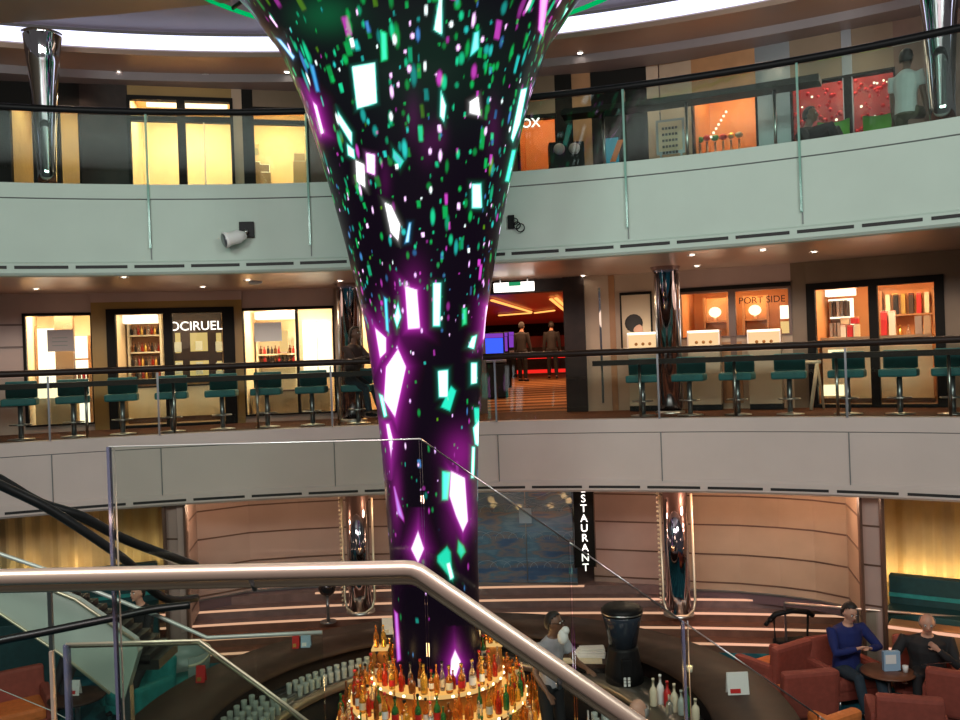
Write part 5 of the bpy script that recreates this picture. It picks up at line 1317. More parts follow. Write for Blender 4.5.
def person(label, loc, rz, hip, chest, head, hands, feet, skin='skin_light', top='shirt_grey', legs='jeans', hair='hair_black', bald=False, sleeves='long', H=1.75, knee_pole=(0, -1, .3), elbow_pole=(.6, .6, -.8), female=False, glasses=False, toe=(0, -1, 0), look=0.0, nod=0.0, shoes='black', wide=1.0, group=None):
    """local frame: the figure faces -Y, +X is its left hand side as seen by the viewer's right. all joints in metres"""
    s = H / 1.75
    t = thing('person', label, 'person', loc, rz, group)
    hip, chest, head = Vector(hip), Vector(chest), Vector(head)
    neck = chest + (head - chest) * .42
    up = (chest - hip).normalized()
    hw = .085 * s; sw = .185 * s * wide
    body = []; shirt = []; trousers = []; shoe = []
    w = wide
    body.append([(*hip, .13 * s, .10 * s), (*(hip + (chest - hip) * .5), .125 * s, .09 * s), (*chest, .15 * s, .10 * s), (*(neck), .055 * s, .055 * s), (*(head - Vector((0, 0, .05 * s))), .05 * s, .055 * s)])
    shirt.append([(*(hip - up * .04), .155 * s * w, .125 * s * w), (*(hip + (chest - hip) * .35), .145 * s * w, .12 * s * w), (*(hip + (chest - hip) * .75), .17 * s * w, .13 * s * w), (*(chest + up * .02), .165 * s * w, .115 * s * w), (*(chest + (neck - chest) * .75), .085 * s, .075 * s)])
    trousers.append([(*(hip + up * .05), .14 * s, .115 * s), (*(hip - up * .06), .15 * s, .125 * s)])
    for i, sx_ in enumerate((-1, 1)):
        sh = chest + Vector((sx_ * sw, 0, .01 * s)); hd = Vector(hands[i])
        el, hd = ik(sh, hd, .30 * s, .26 * s, (sx_ * elbow_pole[0], elbow_pole[1], elbow_pole[2]))
        d = (hd - el).normalized()
        body.append([(*(chest + Vector((sx_ * .08 * s, 0, 0))), .06 * s, .06 * s), (*sh, .055 * s, .055 * s), (*(sh.lerp(el, .5)), .045 * s, .045 * s), (*el, .038 * s, .038 * s), (*(el.lerp(hd, .4)), .036 * s, .034 * s), (*hd, .025 * s, .022 * s)])
        palm = hd + d * .045 * s
        side = Vector((1, 0, 0)) - d * d.x
        if side.length < .3: side = Vector((0, 1, 0)) - d * d.y
        side.normalize(); dn_ = d.cross(side).normalized()
        if dn_.z > 0: dn_ = -dn_
        body.append([(*hd, .026 * s, .02 * s), (*palm, .038 * s, .018 * s), (*(hd + d * .085 * s), .036 * s, .015 * s)])
        for f_, ln in ((-1.5, .055), (-.5, .068), (.5, .072), (1.5, .064)):
            r0 = hd + d * .08 * s + side * f_ * .0185 * s
            body.append([(*r0, .0095, .0095), (*(r0 + d * ln * .5 * s + dn_ * .006), .0088, .0088), (*(r0 + d * ln * .95 * s + dn_ * .022), .008, .008)])
        th0 = hd + d * .03 * s - side * sx_ * .028 * s
        body.append([(*th0, .012, .012), (*(th0 + (d * .6 - side * sx_ * .6) * .035 * s), .0105, .0105), (*(th0 + (d * 1.2 - side * sx_ * .6) * .055 * s + dn_ * .01), .009, .009)])
        slv = [(*(chest + Vector((sx_ * .07 * s, 0, 0))), .085 * s, .085 * s), (*sh, .075 * s, .072 * s), (*(sh.lerp(el, .55)), .064 * s, .062 * s)]
        if sleeves == 'long': slv += [(*el, .054 * s, .054 * s), (*(el.lerp(hd, .5)), .050 * s, .048 * s), (*(el.lerp(hd, .94)), .038 * s, .036 * s)]
        shirt.append(slv)
        hj = hip + Vector((sx_ * hw, 0, -.02 * s)); ft = Vector(feet[i]) + Vector((0, 0, .08 * s))
        kn, ft = ik(hj, ft, .44 * s, .42 * s, (knee_pole[0] + sx_ * .15, knee_pole[1], knee_pole[2]))
        body.append([(*hj, .085 * s, .085 * s), (*(hj.lerp(kn, .5)), .068 * s, .068 * s), (*kn, .05 * s, .05 * s), (*(kn.lerp(ft, .35)), .05 * s, .05 * s), (*ft, .032 * s, .035 * s)])
        trousers.append([(*hj, .105 * s, .10 * s), (*(hj.lerp(kn, .5)), .085 * s, .085 * s), (*kn, .066 * s, .066 * s), (*(kn.lerp(ft, .5)), .064 * s, .064 * s), (*(kn.lerp(ft, .93)), .055 * s, .055 * s)])
        tv = Vector(toe).normalized()
        body.append([(*(ft - tv * .03), .03, .035), (*(ft + tv * .10 - Vector((0, 0, .05))), .03, .025)])
        shoe.append([(*(ft - tv * .06 * s - Vector((0, 0, .035))), .038, .038), (*(ft + tv * .04 * s - Vector((0, 0, .035))), .045, .040), (*(ft + tv * .15 * s - Vector((0, 0, .05))), .042, .026)])
    R_ = Matrix.Rotation(look, 3, 'Z') @ Matrix.Rotation(nod, 3, 'X')
    def hp(x, y, z): return head + R_ @ Vector((x * s, y * s, z * s))
    def headmesh(bm):
        r = bmesh.ops.create_uvsphere(bm, u_segments=24, v_segments=16, radius=.1 * s)
        for v in r['verts']:
            c = v.co / s
            x, y, z = c.x * .80, c.y * 1.0, c.z * 1.18
            if z < 0: k = 1 + z * 2.6; x *= max(k, .55); y = y * max(1 + z * 1.4, .7) - .012 * (-z / .1)
            if y < 0 and abs(z) < .05: y *= .96
            v.co = hp(x, y, z)
        for (c0, c1, ra, rb) in (((0, -.085, .015), (0, -.118, -.022), .009, .015), ((0, -.1, -.03), (0, -.108, -.03), .014, .012), ((0, -.085, -.055), (0, -.098, -.055), .018, .012), ((0, -.07, -.092), (0, -.09, -.095), .018, .014)):
            d0 = hp(*c0); d1 = hp(*c1)
            rr2 = bmesh.ops.create_cone(bm, cap_ends=True, segments=10, radius1=ra * s, radius2=rb * s, depth=(d1 - d0).length)
            q = (d1 - d0).to_track_quat('Z', 'Y').to_matrix().to_4x4(); q.translation = (d0 + d1) / 2
            bmesh.ops.transform(bm, matrix=q, verts=rr2['verts'])
        for sx_ in (-1, 1):
            rr2 = bmesh.ops.create_uvsphere(bm, u_segments=10, v_segments=8, radius=.028 * s)
            for v in rr2['verts']: v.co = hp(v.co.x / s * .35 + sx_ * .082, v.co.y / s * .7 + .005, v.co.z / s * 1.1 - .01)
    skin_mesh('body', body, skin, extra=headmesh, voxel=.0105, parent=t)
    c1 = skin_mesh('shirt', shirt, top, voxel=.014, parent=t)
    skin_mesh('trousers', trousers, legs, voxel=.014, parent=t)
    skin_mesh('shoes', shoe, shoes, voxel=.012, parent=t)
    for sx_ in (-1, 1):
        b = MB(); b.sphere(tuple(hp(sx_ * .032, -.088, .012)), .0115 * s, 'white', n=10); b.sphere(tuple(hp(sx_ * .032, -.097, .012)), .0065 * s, 'black', n=8); b.build('eye', t)
        b = MB(); b.tube([hp(sx_ * .016, -.1, .033), hp(sx_ * .034, -.098, .038), hp(sx_ * .052, -.086, .032)], .0045 * s, hair, 6); b.build('eyebrow', t)
    b = MB(); b.tube([hp(-.024, -.094, -.056), hp(0, -.104, -.054), hp(.024, -.094, -.056)], .005 * s, 'lip', 6); b.build('mouth', t)
    # hair
    b = MB(); bm = b.bm
    r = bmesh.ops.create_uvsphere(bm, u_segments=28, v_segments=18, radius=.1 * s)
    kill = []
    for v in r['verts']:
        c = v.co / s; x, y, z = c.x * .875, c.y * 1.09, c.z * 1.27
        if bald: keep = (z < .045 and z > -.06 and y > -.01)
        else: keep = (z > .05 - y * .6) or (y > .012 and z > -.075) or (y > -.02 and z > -.005)
        if not keep: kill.append(v)
        v.co = hp(x, y + .004, z + .002)
    bmesh.ops.delete(bm, geom=kill, context='VERTS')
    b._setm(bm.faces, hair, True); h_ = b.build('hair', t)
    so = h_.modifiers.new('thick', 'SOLIDIFY'); so.thickness = .008; so.offset = 1
    if glasses:
        b = MB()
        for sx_ in (-1, 1):
            b.tube([hp(sx_ * .034 + .024 * math.cos(a), -.112, .01 + .019 * math.sin(a)) for a in [2 * PI * k / 14 for k in range(14)]], .003, 'black', 5, closed=True)
            b.tube([hp(sx_ * .058, -.11, .014), hp(sx_ * .086, 0, .012)], .003, 'black', 5)
        b.tube([hp(-.011, -.112, .012), hp(.011, -.112, .012)], .003, 'black', 5); b.build('glasses', t)
    return t
# --- bartender: grey short sleeved shirt, glasses, looking right, arm down at work
p = hy(551, 622, 10.4); fz = ZL
hz_ = p.z - fz
t = person('bartender with glasses in a pale grey short sleeved shirt behind the railing', (p.x, p.y, fz), .75, (0, .05, hz_ - .72), (0, .0, hz_ - .26), (0, -.05, hz_), ((-.34, -.22, hz_ - .70), (.16, -.42, hz_ - .52)), ((-.14, 0, 0), (.14, .02, 0)), skin='skin_dark', top='shirt_grey', legs='cloth_black', sleeves='short', glasses=True, H=1.80, look=.35)
cl = MB(); cl.sphere((0, 0, 0), .07, 'white_cloth', (.9, .8, 1.3), n=12); cl.sphere((.03, .0, .07), .05, 'white_cloth', n=10)
pc = hy(563, 637, 10.0); solo(cl, 'bar_towel', 'white towel bunched in the hand of the bartender', 'towel', pc)
# --- bald man low in front
p = hy(640, 711, 8.3)
hz_ = p.z - fz
person('bald man in a dark top seen from above, half hidden by the foreground handrail', (p.x, p.y, fz), -.9, (0, .02, hz_ - .72), (0, 0, hz_ - .26), (0, -.03, hz_), ((-.3, -.1, hz_ - .75), (.25, -.25, hz_ - .6)), ((-.12, 0, 0), (.12, 0, 0)), top='cloth_black', legs='cloth_black', bald=True, hair='hair_grey', H=1.72)
# --- seated man in blue jumper, arms on the lap
p = hy(847, 611, 12.0); hz_ = p.z - fz
bl = (p.x, p.y, fz)
PB = person('seated person in a deep blue jumper with crossed arms beside the round table', bl, .25, (0, .05, .50), (0, .02, hz_ - .27), (0, -.06, hz_), ((-.08, -.30, hz_ - .42), (.12, -.30, hz_ - .44)), ((-.16, -.55, 0), (.14, -.60, 0)), top='cloth_blue', legs='jeans', hair='hair_black', nod=.4, knee_pole=(0, -.6, 1), elbow_pole=(1, .2, -.5), wide=1.2, H=1.9)
p2 = hy(927, 622, 11.8); hz2 = p2.z - fz
PBB = person('seated bald person in a black jacket holding papers, right of the round table', (p2.x, p2.y, fz), -.35, (0, .06, .50), (0, .03, hz2 - .27), (0, -.05, hz2), ((-.38, -.36, hz2 - .62), (.10, -.24, hz2 - .30)), ((-.18, -.55, 0), (.16, -.58, 0)), top='cloth_black', legs='cloth_black', bald=True, hair='hair_grey', nod=.3, knee_pole=(0, -.6, 1), elbow_pole=(1, .2, -.9), wide=1.4, H=1.95)
b = MB(); b.slab3([(-.16, -.02, 0), (.14, .0, .03), (.16, -.2, .10), (-.14, -.22, .08)], (0, 0, .008), 'steel'); solo(b, 'paper_sheet', 'grey sheet of paper on the lap of the person in black', 'paper', (p2.x - .12, p2.y - .38, fz + .72), -.2)
# --- seated man at the middle ledge
p = hr(352, 334, 16.15); zh = EYE + ray(352, 334).z * p.y / ray(352, 334).y
person('seated man in dark shirt and jeans on a bar stool before the mirrored column', (p.x, p.y + .05, 0.004), 1.05, (0, .05, .80), (0, .0, zh - .27), (0, -.06, zh), ((-.12, -.42, zh - .42), (.14, -.42, zh - .42)), ((-.12, -.40, .12), (.15, -.46, .10)), skin='skin_dark', top='cloth_brown', legs='jeans', knee_pole=(0, -.8, .8), H=1.72, wide=1.1)
# --- upper deck: man in white shirt walking, seen from behind, and a seated person in dark
p = hr(905, 58, 15.1); zh = p.z - 3.785
person('man in a white shirt and olive trousers walking along the upper deck at the right', (p.x, p.y, 3.787), 2.2, (0, .03, zh - .74), (0, .0, zh - .27), (0, -.04, zh), ((-.26, -.05, zh - .85), (.26, -.12, zh - .82)), ((-.11, -.16, 0), (.11, .18, 0)), skin='skin_dark', top='shirt_white', legs='khaki', sleeves='short', H=1.74)
p = hr(807, 116, 15.6); zh = p.z - 3.785
person('person in dark clothes sitting low behind the upper balustrade before the red windows', (p.x, p.y, 3.787), .9, (0, .05, max(.42, zh - .75)), (0, .02, zh - .27), (0, -.05, zh), ((-.15, -.35, zh - .55), (.15, -.35, zh - .55)), ((-.14, -.5, 0), (.14, -.52, 0)), skin='skin_dark', top='cloth_black', legs='cloth_black', knee_pole=(0, -.7, .9))
# --- casino people
for px, Y, rz_, lab, tp_, lg in ((522, 26, 2.6, 'person in dark clothes standing in the corridor mouth, left one of the two', 'cloth_black', 'cloth_black'), (552, 27, 3.0, 'person in black standing near the corridor pillar, right one of the two', 'cloth_black', 'cloth_black')):
    q = casf(px, Y)
    person(lab, q, rz_, (0, .02, .98), (0, .0, 1.43), (0, -.03, 1.68), ((-.26, -.12, .85), (.26, -.05, .85)), ((-.12, .05, 0), (.12, -.05, 0)), top=tp_, legs=lg, hair='hair_black')

# ================================================================== LOUNGE FURNITURE
def armchair(loc, rz, m1, label, m2=None, group=None, low=False):
    t = thing('armchair', label, 'armchair', (*loc, ZL + .002), rz, group)
    m2 = m2 or m1
    b = MB(); b.box((0, 0, .34), (.62, .62, .18), m2, bev=.05); b.build('seat_cushion', t)
    b = MB(); b.box((0, .33, .52), (.74, .14, .62), m1, bev=.05, rot=Matrix.Rotation(-.12, 4, 'X')); b.build('backrest', t)
    for s_ in (-1, 1): b = MB(); b.box((s_ * .36, -.0, .40), (.13, .64, .36), m1, bev=.05); b.build('armrest', t)
    b = MB(); b.box((0, 0, .20), (.66, .60, .12), m1, bev=.02); b.build('base', t)
    for sx_ in (-1, 1):
        for sy_ in (-1, 1): b = MB(); b.cyl((sx_ * .28, sy_ * .26, 0), (sx_ * .27, sy_ * .25, .15), .022, 'steel'); b.build('leg', t)
    return t
def at_z(px, py, z): q = hz(px, py, z); return (q.x, q.y)
# right group
c1 = hy(847, 611, 12.0); armchair((c1.x - .02, c1.y + .10), .25, 'orange_fabric', 'orange armchair with the person in the blue jumper in it')
c2 = hy(927, 622, 11.8); armchair((c2.x + .02, c2.y + .12), -.35, 'orange_fabric', 'orange armchair with the person in the black jacket in it')
q = at_z(775, 656, -3.3); armchair((q[0], q[1] + .15), -2.6, 'orange_fabric', 'burgundy orange armchair with bright inner side in front of the folding cart', 'orange_bright')
q = at_z(795, 674, -3.28); armchair((q[0] - .02, q[1] - .1), PI + .12, 'orange_fabric', 'burgundy orange armchair seen from behind, nearest the bar counter', 'orange_bright')
q = at_z(905, 702, -3.28); armchair((q[0], q[1]), PI - .3, 'orange_fabric', 'burgundy armchair seen from behind at the bottom right corner', 'orange_bright')
q = at_z(940, 676, -3.28); armchair((q[0] + .22, q[1] - .12), PI - .6, 'orange_fabric', 'burgundy armchair at the right edge behind the corner one', 'orange_bright')
q = at_z(738, 716, -3.3); armchair((q[0] + .75, q[1] - .3), PI + .5, 'orange_bright', 'bright orange armchair at the bottom edge beside the bar counter')
q = at_z(958, 655, -3.3); b = MB(); b.box((0, 0, .3), (.4, .4, .14), 'teal_fabric', bev=.05, rz=.4); b.lathe([(.16, 0), (.16, .24)], 'teal_dark', 16); solo(b, 'footstool', 'small teal footstool at the right edge beside the seated person in black', 'footstool', (q[0] + .35, q[1] - .35, ZL + .002))
# round table
q = hz(888, 671, -3.32)
t = thing('side_table', 'small round brown table between the two seated people', 'table', (q.x, q.y, ZL + .002))
b = MB(); b.lathe([(.33, .55), (.35, .565), (.33, .58)], 'table_wood', 32); b.build('tabletop', t); b = MB(); b.cyl((0, 0, .02), (0, 0, .55), .035, 'steel_dark'); b.build('post', t); b = MB(); b.lathe([(.2, 0), (.2, .015), (.04, .03)], 'steel_dark', 20); b.build('base', t)
t = thing('menu_holder', 'pale blue standing menu on the small round table', 'menu', (q.x + .05, q.y, ZL + .584)); b = MB(); b.box((0, 0, .13), (.22, .07, .26), 'pale_blue', bev=.005); b.build('card', t); b = MB(); b.box((-.02, -.037, .16), (.14, .006, .12), 'white'); b.build('print', t)
q3 = (q.x + .20, q.y - .08, ZL + .584); solo(MB().lathe([(.03, 0), (.035, .05), (.038, .09)], 'white', 14), 'coffee_cup', 'white cup on the small round table beside the pale blue menu', 'cup', q3)
A = hy(785, 603, 13.05); B = hy(1010, 621.5, 12.45); A0 = Vector((A.x, A.y, ZL + .002)); t = thing('glass_balustrade', 'low glass screen with a bright brass top rail behind the seated people', 'railing', A0)
b = MB(); b.tube([A - A0, B - A0], .019, 'brass', 10); b.build('rail', t)
b = MB(); b.slab3([A - A0, B - A0, Vector((B.x, B.y, ZL + .1)) - A0, Vector((A.x, A.y, ZL + .1)) - A0], (0, .012, 0), 'glass_near'); b.build('glass_panel', t)
for k in range(4): q = A.lerp(B, k / 3) - A0; b = MB(); b.b2(q.x - .012, q.x + .012, q.y - .01, q.y + .02, 0, q.z, 'steel_dark'); b.build('post', t)
# folding frame cart
q = hy(792, 640, 13.1)
t = thing('walking_frame', 'black wheeled walking frame with a padded bar and bag beside the orange armchairs', 'walking frame', (q.x, q.y, ZL + .002), .1)
b = MB(); b.tube([(-.34, 0, .86), (-.25, -.02, .96), (0, -.03, 1.0), (.25, -.02, .96), (.34, 0, .9)], .05, 'black', 10, flat=.8); b.build('padded_bar', t)
for s_ in (-1, 1):
    b = MB(); b.tube([(s_ * .27, .0, .95), (s_ * .25, .02, .5), (s_ * .27, -.2, .09)], .022, 'black', 8); b.tube([(s_ * .25, .02, .5), (s_ * .27, .25, .09)], .02, 'black', 8); b.build('side_frame', t)
    for yy in (-.2, .25): b = MB(); b.cyl((s_ * .27 - .02, yy, .08), (s_ * .27 + .02, yy, .08), .08, 'rubber_black', 18); b.build('wheel', t)
b = MB(); b.box((0, .02, .46), (.50, .26, .20), 'black', bev=.04); b.box((0, -.12, .47), (.2, .01, .04), 'red'); b.build('bag', t)
b = MB(); b.cyl((-.36, 0, .85), (-.42, -.05, .82), .03, 'black'); b.cyl((-.36, 0, .85), (-.36, -.1, .90), .025, 'black'); b.build('hand_grip', t)
# left group
q = at_z(134, 690, -3.45); armchair((q[0] + .0, q[1] + .1), -.5, 'teal_fabric', 'teal armchair left of the bar counter behind the thin rail')
q = at_z(18, 700, -3.4); armchair((q[0], q[1]), .6, 'orange_fabric', 'orange armchair at the bottom left corner', 'orange_bright')
q = at_z(75, 700, -3.4); t = thing('low_table', 'low dark table with cards at the bottom left between orange and teal armchairs', 'table', (q[0] - .02, q[1] + .1, ZL + .002)); b = MB(); b.lathe([(.36, .48), (.38, .5), (.36, .52)], 'counter', 30); b.build('tabletop', t); b = MB(); b.cyl((0, 0, .02), (0, 0, .48), .035, 'steel_dark'); b.lathe([(.2, 0), (.2, .02)], 'steel_dark', 20); b.build('base', t)
menu(0, 0, 'red and white card on the low dark table at the bottom left', 'white', 'red', z=ZL + .524).location = (q[0] - .05, q[1] + .12, ZL + .526)
q = at_z(178, 670, -3.3); t = thing('tub_chair', 'cream edged shell chair with pale grey blue inside between teal chair and bar', 'armchair', (q[0], q[1] + .25, ZL + .002), -.6)
b = MB(); b.lathe([(.26, .3), (.33, .36), (.37, .6), (.39, .78), (.355, .78), (.33, .6), (.3, .4), (.0, .38)], 'pale_shell', 28, caps=False, a0=-.15 * PI, a1=1.15 * PI); b.build('shell', t)
b = MB(); b.tube([(.375 * math.cos(a), .375 * math.sin(a), .79 - .12 * (1 - math.sin(max(0, min(PI, a))))) for a in [-.15 * PI + 1.3 * PI * k / 20 for k in range(21)]], .022, 'cream', 8); b.build('rim', t)
b = MB(); b.lathe([(.27, .3), (.28, .34), (.25, .40), (0, .41)], 'teal_fabric', 24); b.build('seat', t); b = MB(); b.cyl((0, 0, 0), (0, 0, .3), .04, 'steel'); b.build('post', t)
# teal booths in front of the curtains
def booth(pa, pb, label, back_z, seat_z):
    fr = Fr(pa, pb, 590, 16.35, ZL + .002); t = fr.root('booth_sofa', label, 'sofa'); W = fr.L
    b = MB(); b.b2(0, W, .1, .30, 0, back_z, 'teal_dark', .02); b.build('backrest', t); b = MB(); b.b2(0, W, -.45, .1, 0, seat_z, 'teal_dark', .02); b.build('seat', t)
    b = MB(); b.b2(0, W, .075, .1, seat_z + .1, seat_z + .16, 'teal_fabric'); b.build('piping', t)
booth(888, 1060, 'dark teal high backed sofa under the gold fluted wall at the right', 1.40, .98)
booth(-80, 158, 'dark teal high backed sofa under the gold fluted wall at the left', 1.62, .98)
fr = Fr(888, 1060, 617, 15.5, ZL + .002); A = fr.A
b = MB(); b.b2(0, fr.L, 0, .3, 0, .92, 'shop_wood'); t_ = solo(b, 'low_step', 'low wooden platform edge with warm glow before the right teal sofa', 'platform', fr.A, fr.rz)
b = MB(); b.b2(0, fr.L, -.02, 0, .86, .90, 'led_line'); b.b2(0, fr.L, -.02, 0, .55, .58, 'led_line'); b.build('light_strip', t_)
lamp('POINT', 'booth_light', (A.x + .9, A.y - .7, ZL + 1.25), 9, (1, .5, .2), .1)
# people-sized dark shapes: round glossy ornaments at the ends of the wall rails
for px, py, Y, lab in ((327, 588, 15.2, 'dark glossy round ornament at the end of the left wall rail'), (404, 584, 14.6, 'dark glossy round ornament behind the LED column near the handrail bend')):
    q = hy(px, py, Y); zb = {0: -3.6}.get(0); zb = -3.45 if Y > 15 else ZL
    t = thing('round_ornament', lab, 'ornament', (q.x, q.y, zb + .002)); hh = q.z - zb
    b = MB(); b.sphere((0, 0, hh), .15, 'ornament_dark', n=20); b.build('globe', t); b = MB(); b.cyl((0, 0, .02), (0, 0, hh - .14), .03, 'steel_dark'); b.lathe([(.14, 0), (.14, .02)], 'steel_dark', 18); b.build('stand', t)
# two seated people far left behind the stair
for px, py, Y, lab, tp_ in ((72, 584, 12.4, 'person in dark clothes seated far left, seen under the foreground handrail', 'cloth_brown'), (140, 592, 12.6, 'second dark clothed person seated left, right of the glass post', 'cloth_black')):
    q = hy(px, py, Y); zh = q.z - ZL
    person(lab, (q.x, q.y, ZL), -.5, (0, .05, zh - .80), (0, .02, zh - .27), (0, -.05, zh), ((-.15, -.35, zh - .55), (.15, -.35, zh - .55)), ((-.14, -.45, 0), (.14, -.5, 0)), top=tp_, legs='cloth_black', knee_pole=(0, -.7, .9))

# ================================================================== FOREGROUND STAIR, RAILS AND GLASS
Yr = 2.88
def rp(px, py, Y=Yr): return hy(px, py, Y)
b = MB(); b.prism([(-3.2, -1.6), (2.2, -1.6), (2.2, 1.5), (.0, 1.5), (.0, 3.02), (-3.2, 3.02)], -.72, -.6, 'bar_floor'); struct(b.build('floor_landing'))
b = MB()
for k in range(9): b.b2(.0 + .28 * k, .28 * (k + 1), 1.55, 3.02, -.6 - .19 * (k + 1) - .1, -.6 - .19 * (k + 1), 'bar_floor')
for yy in (1.52, 2.99): b.slab3([(0, yy, -.62), (2.6, yy, -2.39), (2.6, yy, -2.6), (0, yy, -.86)], (0, .03, 0), 'steel_dark')
struct(b.build('floor_stairs'))
hr_ = thing('handrail', 'thick polished brass handrail in the foreground, level then sloping down to the right', 'handrail', (0, 0, -.6))
lo = [rp(-330, 588.5), rp(0, 577.3), rp(405, 568.5)]; bend = [rp(412, 569), rp(419, 572)]; dn = [rp(424, 575.5), rp(655, 735), rp(980, 960)]
def loc_(pts, off=(0, 0, -.6)): return [Vector(p) - Vector(off) for p in pts]
b = MB(); b.tube(loc_(lo + bend + dn), .027, 'brass', 20); b.build('rail', hr_)
b = MB(); b.tube([Vector(p) + Vector((0, .04, -.045)) for p in loc_(lo + bend + dn)], .018, 'champagne', 10); b.build('under_rail', hr_)
for px, py in ((-200, 584), (250, 572), (560, 672), (760, 812)):
    q = rp(px, py) - Vector((0, 0, -.6)); b = MB(); b.tube([q + Vector((0, 0, -.02)), q + Vector((0, .05, -.07)), q + Vector((0, .085, -.06))], .009, 'steel', 8); b.build('bracket', hr_)
# glass balustrade whose top stands above the handrail
Yg = 2.98
gp = thing('glass_balustrade', 'clear glass stair balustrade carrying the brass handrail in the foreground', 'railing', (0, 0, -.6))
T = [(108, 447), (377, 440.5), (420, 439), (570, 543), (683, 622), (820, 717), (1000, 842)]
for i in range(len(T) - 1):
    if i == 1: continue
    a_ = hy(*T[i], Yg); c_ = hy(*T[i + 1], Yg)
    if i == 0: pts = [a_, hy(377, 440.5, Yg), hy(420, 439, Yg)]; c_ = pts[-1]
    else: pts = [a_, c_]
    def bot(x): return -.58 if x < .02 else -.58 - (x) * .68
    g = 0.004
    poly_ = [Vector((p.x + (g if k == 0 else -g if k == len(pts) - 1 else 0), p.y, p.z)) for k, p in enumerate(pts)] + [Vector((c_.x - g, Yg, bot(c_.x))), Vector((a_.x + g, Yg, bot(a_.x)))]
    b = MB(); b.slab3([q - Vector((0, 0, -.6)) for q in poly_], (0, .012, 0), 'glass_near'); b.build('glass_panel', gp)
    b = MB(); b.tube([q - Vector((0, 0, -.6)) + Vector((0, .006, .0)) for q in pts], .0028, 'edge_bright' if i < 2 else 'steel', 6); b.build('polished_edge', gp)
for px, py in ((108, 447), (683, 622)):
    q = hy(px, py, Yg); b = MB(); zb = -.6 if q.x < 0 else -.6 - q.x * .68
    b.b2(q.x - .0045, q.x + .0045, Yg - .005, Yg + .017, zb + .6, q.z + .6, 'post_violet'); b.b2(q.x + .017, q.x + .0185, Yg - .0, Yg + .012, zb + .6, q.z + .6, 'edge_bright'); b.build('post', gp)
# second, farther stair balustrade at the lower left (pair of pale rails)
Y2 = 4.6
gb = thing('stair_railing', 'pair of thin cream rails over glass, level then descending, at the lower left', 'railing', (hy(66, 650, Y2).x, Y2, -2.4))
O2 = Vector(gb.location)
pa = [hy(66, 644.5, Y2), hy(199, 640.5, Y2), hy(262, 687, Y2), hy(345, 750, Y2)]; pb_ = [hy(66, 649, Y2), hy(196, 646, Y2), hy(258, 691, Y2), hy(340, 754, Y2)]
pa[0].z += 0; 
b = MB(); b.tube([q - O2 for q in pa], .0085, 'cream_metal', 8); b.build('rail', gb)
b = MB(); b.tube([q + Vector((0, .03, 0)) - O2 for q in pb_], .0065, 'cream_metal', 8); b.build('rail', gb)
b = MB(); b.slab3([pa[0] - O2, pa[1] - O2, pa[2] - O2, pa[3] - O2, Vector((pa[3].x, Y2, -2.4)) - O2, Vector((pa[0].x, Y2, -2.4)) - O2], (0, .012, 0), 'glass_near'); b.build('glass_panel', gb)
q = pa[0] - O2; b = MB(); b.b2(q.x - .009, q.x + .009, -.02, .03, 0, q.z, 'post_violet'); b.build('post', gb)
b = MB(); q2 = hy(50, 652, Y2) - O2; b.b2(q2.x - .008, q2.x + .008, 0, .02, 0, q2.z, 'brass'); b.build('brass_post', gb)
# stair flank and its glass (going down to the right), farther away
Y3 = 7.2
st_ = thing('staircase', 'pale grey green staircase flank with cream edge line descending to the right at the left', 'staircase', (hy(0, 600, Y3).x, Y3, ZL + .002)); O3 = Vector(st_.location)
top = [hy(-60, 556, Y3), hy(30, 582, Y3), hy(75, 600, Y3), hy(134, 641, Y3), hy(138, 652, Y3)]; botp = [hy(124, 700, Y3), hy(110, 692, Y3), hy(60, 652, Y3), hy(0, 612, Y3), hy(-60, 580, Y3)]
b = MB(); b.slab3([q - O3 for q in top + botp], (0, .10, 0), 'stringer'); b.build('flank', st_)
b = MB(); b.tube([q - O3 + Vector((0, -.01, .01)) for q in top[:4]], .014, 'champagne', 8); b.tube([q - O3 + Vector((0, -.01, -.01)) for q in botp[1:]], .012, 'cream_metal', 8); b.build('edge_strip', st_)
b = MB()
for k in range(12):
    f_ = k / 11; q = top[1].lerp(top[3], f_) - O3; b.b2(q.x - .1, q.x + .16, .1, .55, q.z - .28, q.z - .20, 'bar_floor')
b.build('steps', st_)
b = MB(); q = botp[0] - O3; b.b2(q.x - .04, q.x + .04, .02, .1, 0, q.z + .1, 'steel_dark'); q = botp[4] - O3; b.b2(q.x - .04, q.x + .04, .02, .1, 0, q.z + .1, 'steel_dark'); b.build('support', st_)
g3 = thing('glass_balustrade', 'frameless stair glass with a pale edge, sloping then level, left of the bar', 'railing', (hy(0, 554, 6.6).x, 6.6, ZL + .002)); O4 = Vector(g3.location)
e3 = [hy(-70, 536, 6.6), hy(0, 554, 6.6), hy(47, 570, 6.6), hy(92, 590, 6.6), hy(160, 617, 6.6), hy(207, 638, 6.6), hy(322, 632.5, 6.6)]
b = MB(); b.tube([q - O4 for q in e3], .016, 'rail_pale', 8); b.build('edge', g3)
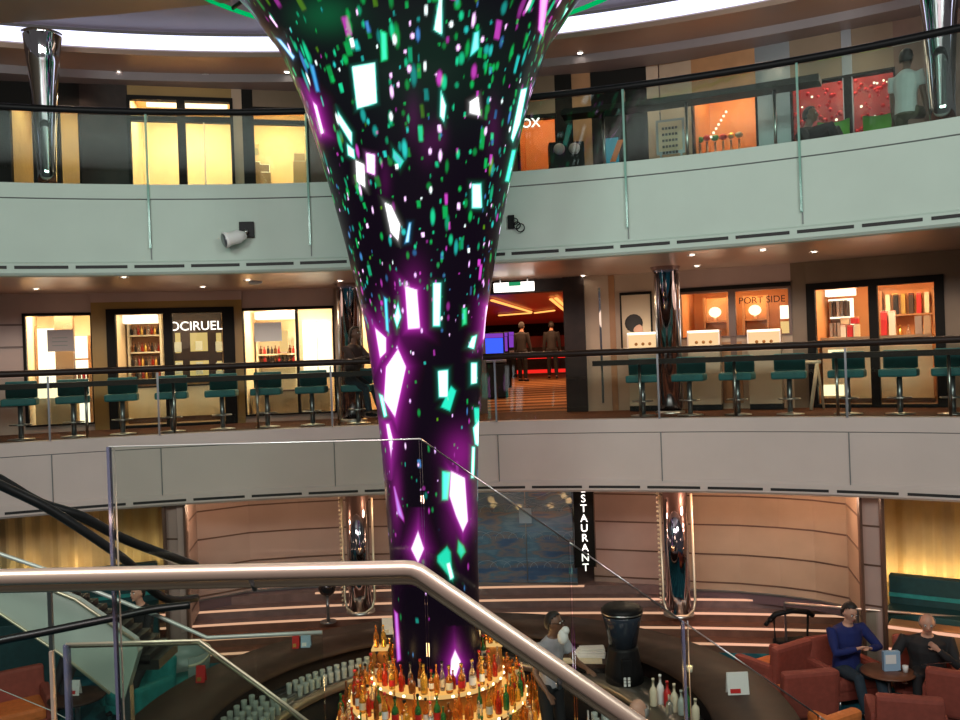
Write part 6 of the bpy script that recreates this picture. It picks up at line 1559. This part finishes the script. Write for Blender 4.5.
b = MB(); b.slab3([q - O4 for q in e3] + [Vector((e3[-1].x, 6.6, -2.2)) - O4, Vector((e3[-2].x, 6.6, -2.2)) - O4, Vector((e3[2].x, 6.6, -1.5)) - O4, Vector((e3[0].x, 6.6, -1.1)) - O4], (0, .012, 0), 'glass_near'); b.build('glass_panel', g3)
b = MB()
for q in (e3[0], e3[2]): b.b2(q.x - O4.x - .015, q.x - O4.x + .015, .012, .04, 0, q.z - O4.z, 'steel_dark')
b.build('post', g3)
# curved black handrails of the spiral stair
def crail(pts, r, label):
    P = [hy(x, y, Y) for x, y, Y in pts]
    # smooth
    Q = []
    for i in range(len(P) - 1):
        p0, p1, p2, p3 = P[max(i - 1, 0)], P[i], P[i + 1], P[min(i + 2, len(P) - 1)]
        for k in range(8):
            u = k / 8; Q.append(.5 * ((2 * p1) + (p2 - p0) * u + (2 * p0 - 5 * p1 + 4 * p2 - p3) * u * u + (3 * p1 - p0 - 3 * p2 + p3) * u ** 3))
    Q.append(P[-1]); O = Vector((Q[-1].x, Q[-1].y, ZL + .002))
    b = MB(); b.tube([q - O3 for q in Q], r, 'rubber_black', 12); o = b.build('curved_handrail', st_); o['label'] = 'curved black handrail'
crail([(-60, 448, 6.6), (0, 480, 6.9), (40, 503, 7.1), (80, 516, 7.3), (122, 538, 7.6), (160, 553, 7.9), (196, 566, 8.2)], .042, 'upper black curved handrail sweeping down from the left edge')
crail([(-60, 455, 6.2), (0, 485, 6.5), (47, 508, 6.7), (94, 538, 6.9), (132, 566, 7.1), (152, 590, 7.3), (172, 600, 7.5), (196, 598, 7.8)], .036, 'lower black curved handrail sweeping down and bending level')
crail([(-60, 656, 6.0), (0, 641, 6.1), (45, 632, 6.2), (108, 619, 6.35), (150, 610, 6.5), (190, 605, 6.6)], .030, 'black handrail rising from the left edge in front of the stair flank')
# bar area lights
for x, y in ((-3.4, 9.0), (2.4, 9.0), (2.2, 12.2), (-3.0, 12.2), (5.0, 11.0), (-6.0, 11.0)):
    lamp('POINT', 'lounge_light', (x, y, -1.5), 5, (1, .74, .52), .15)
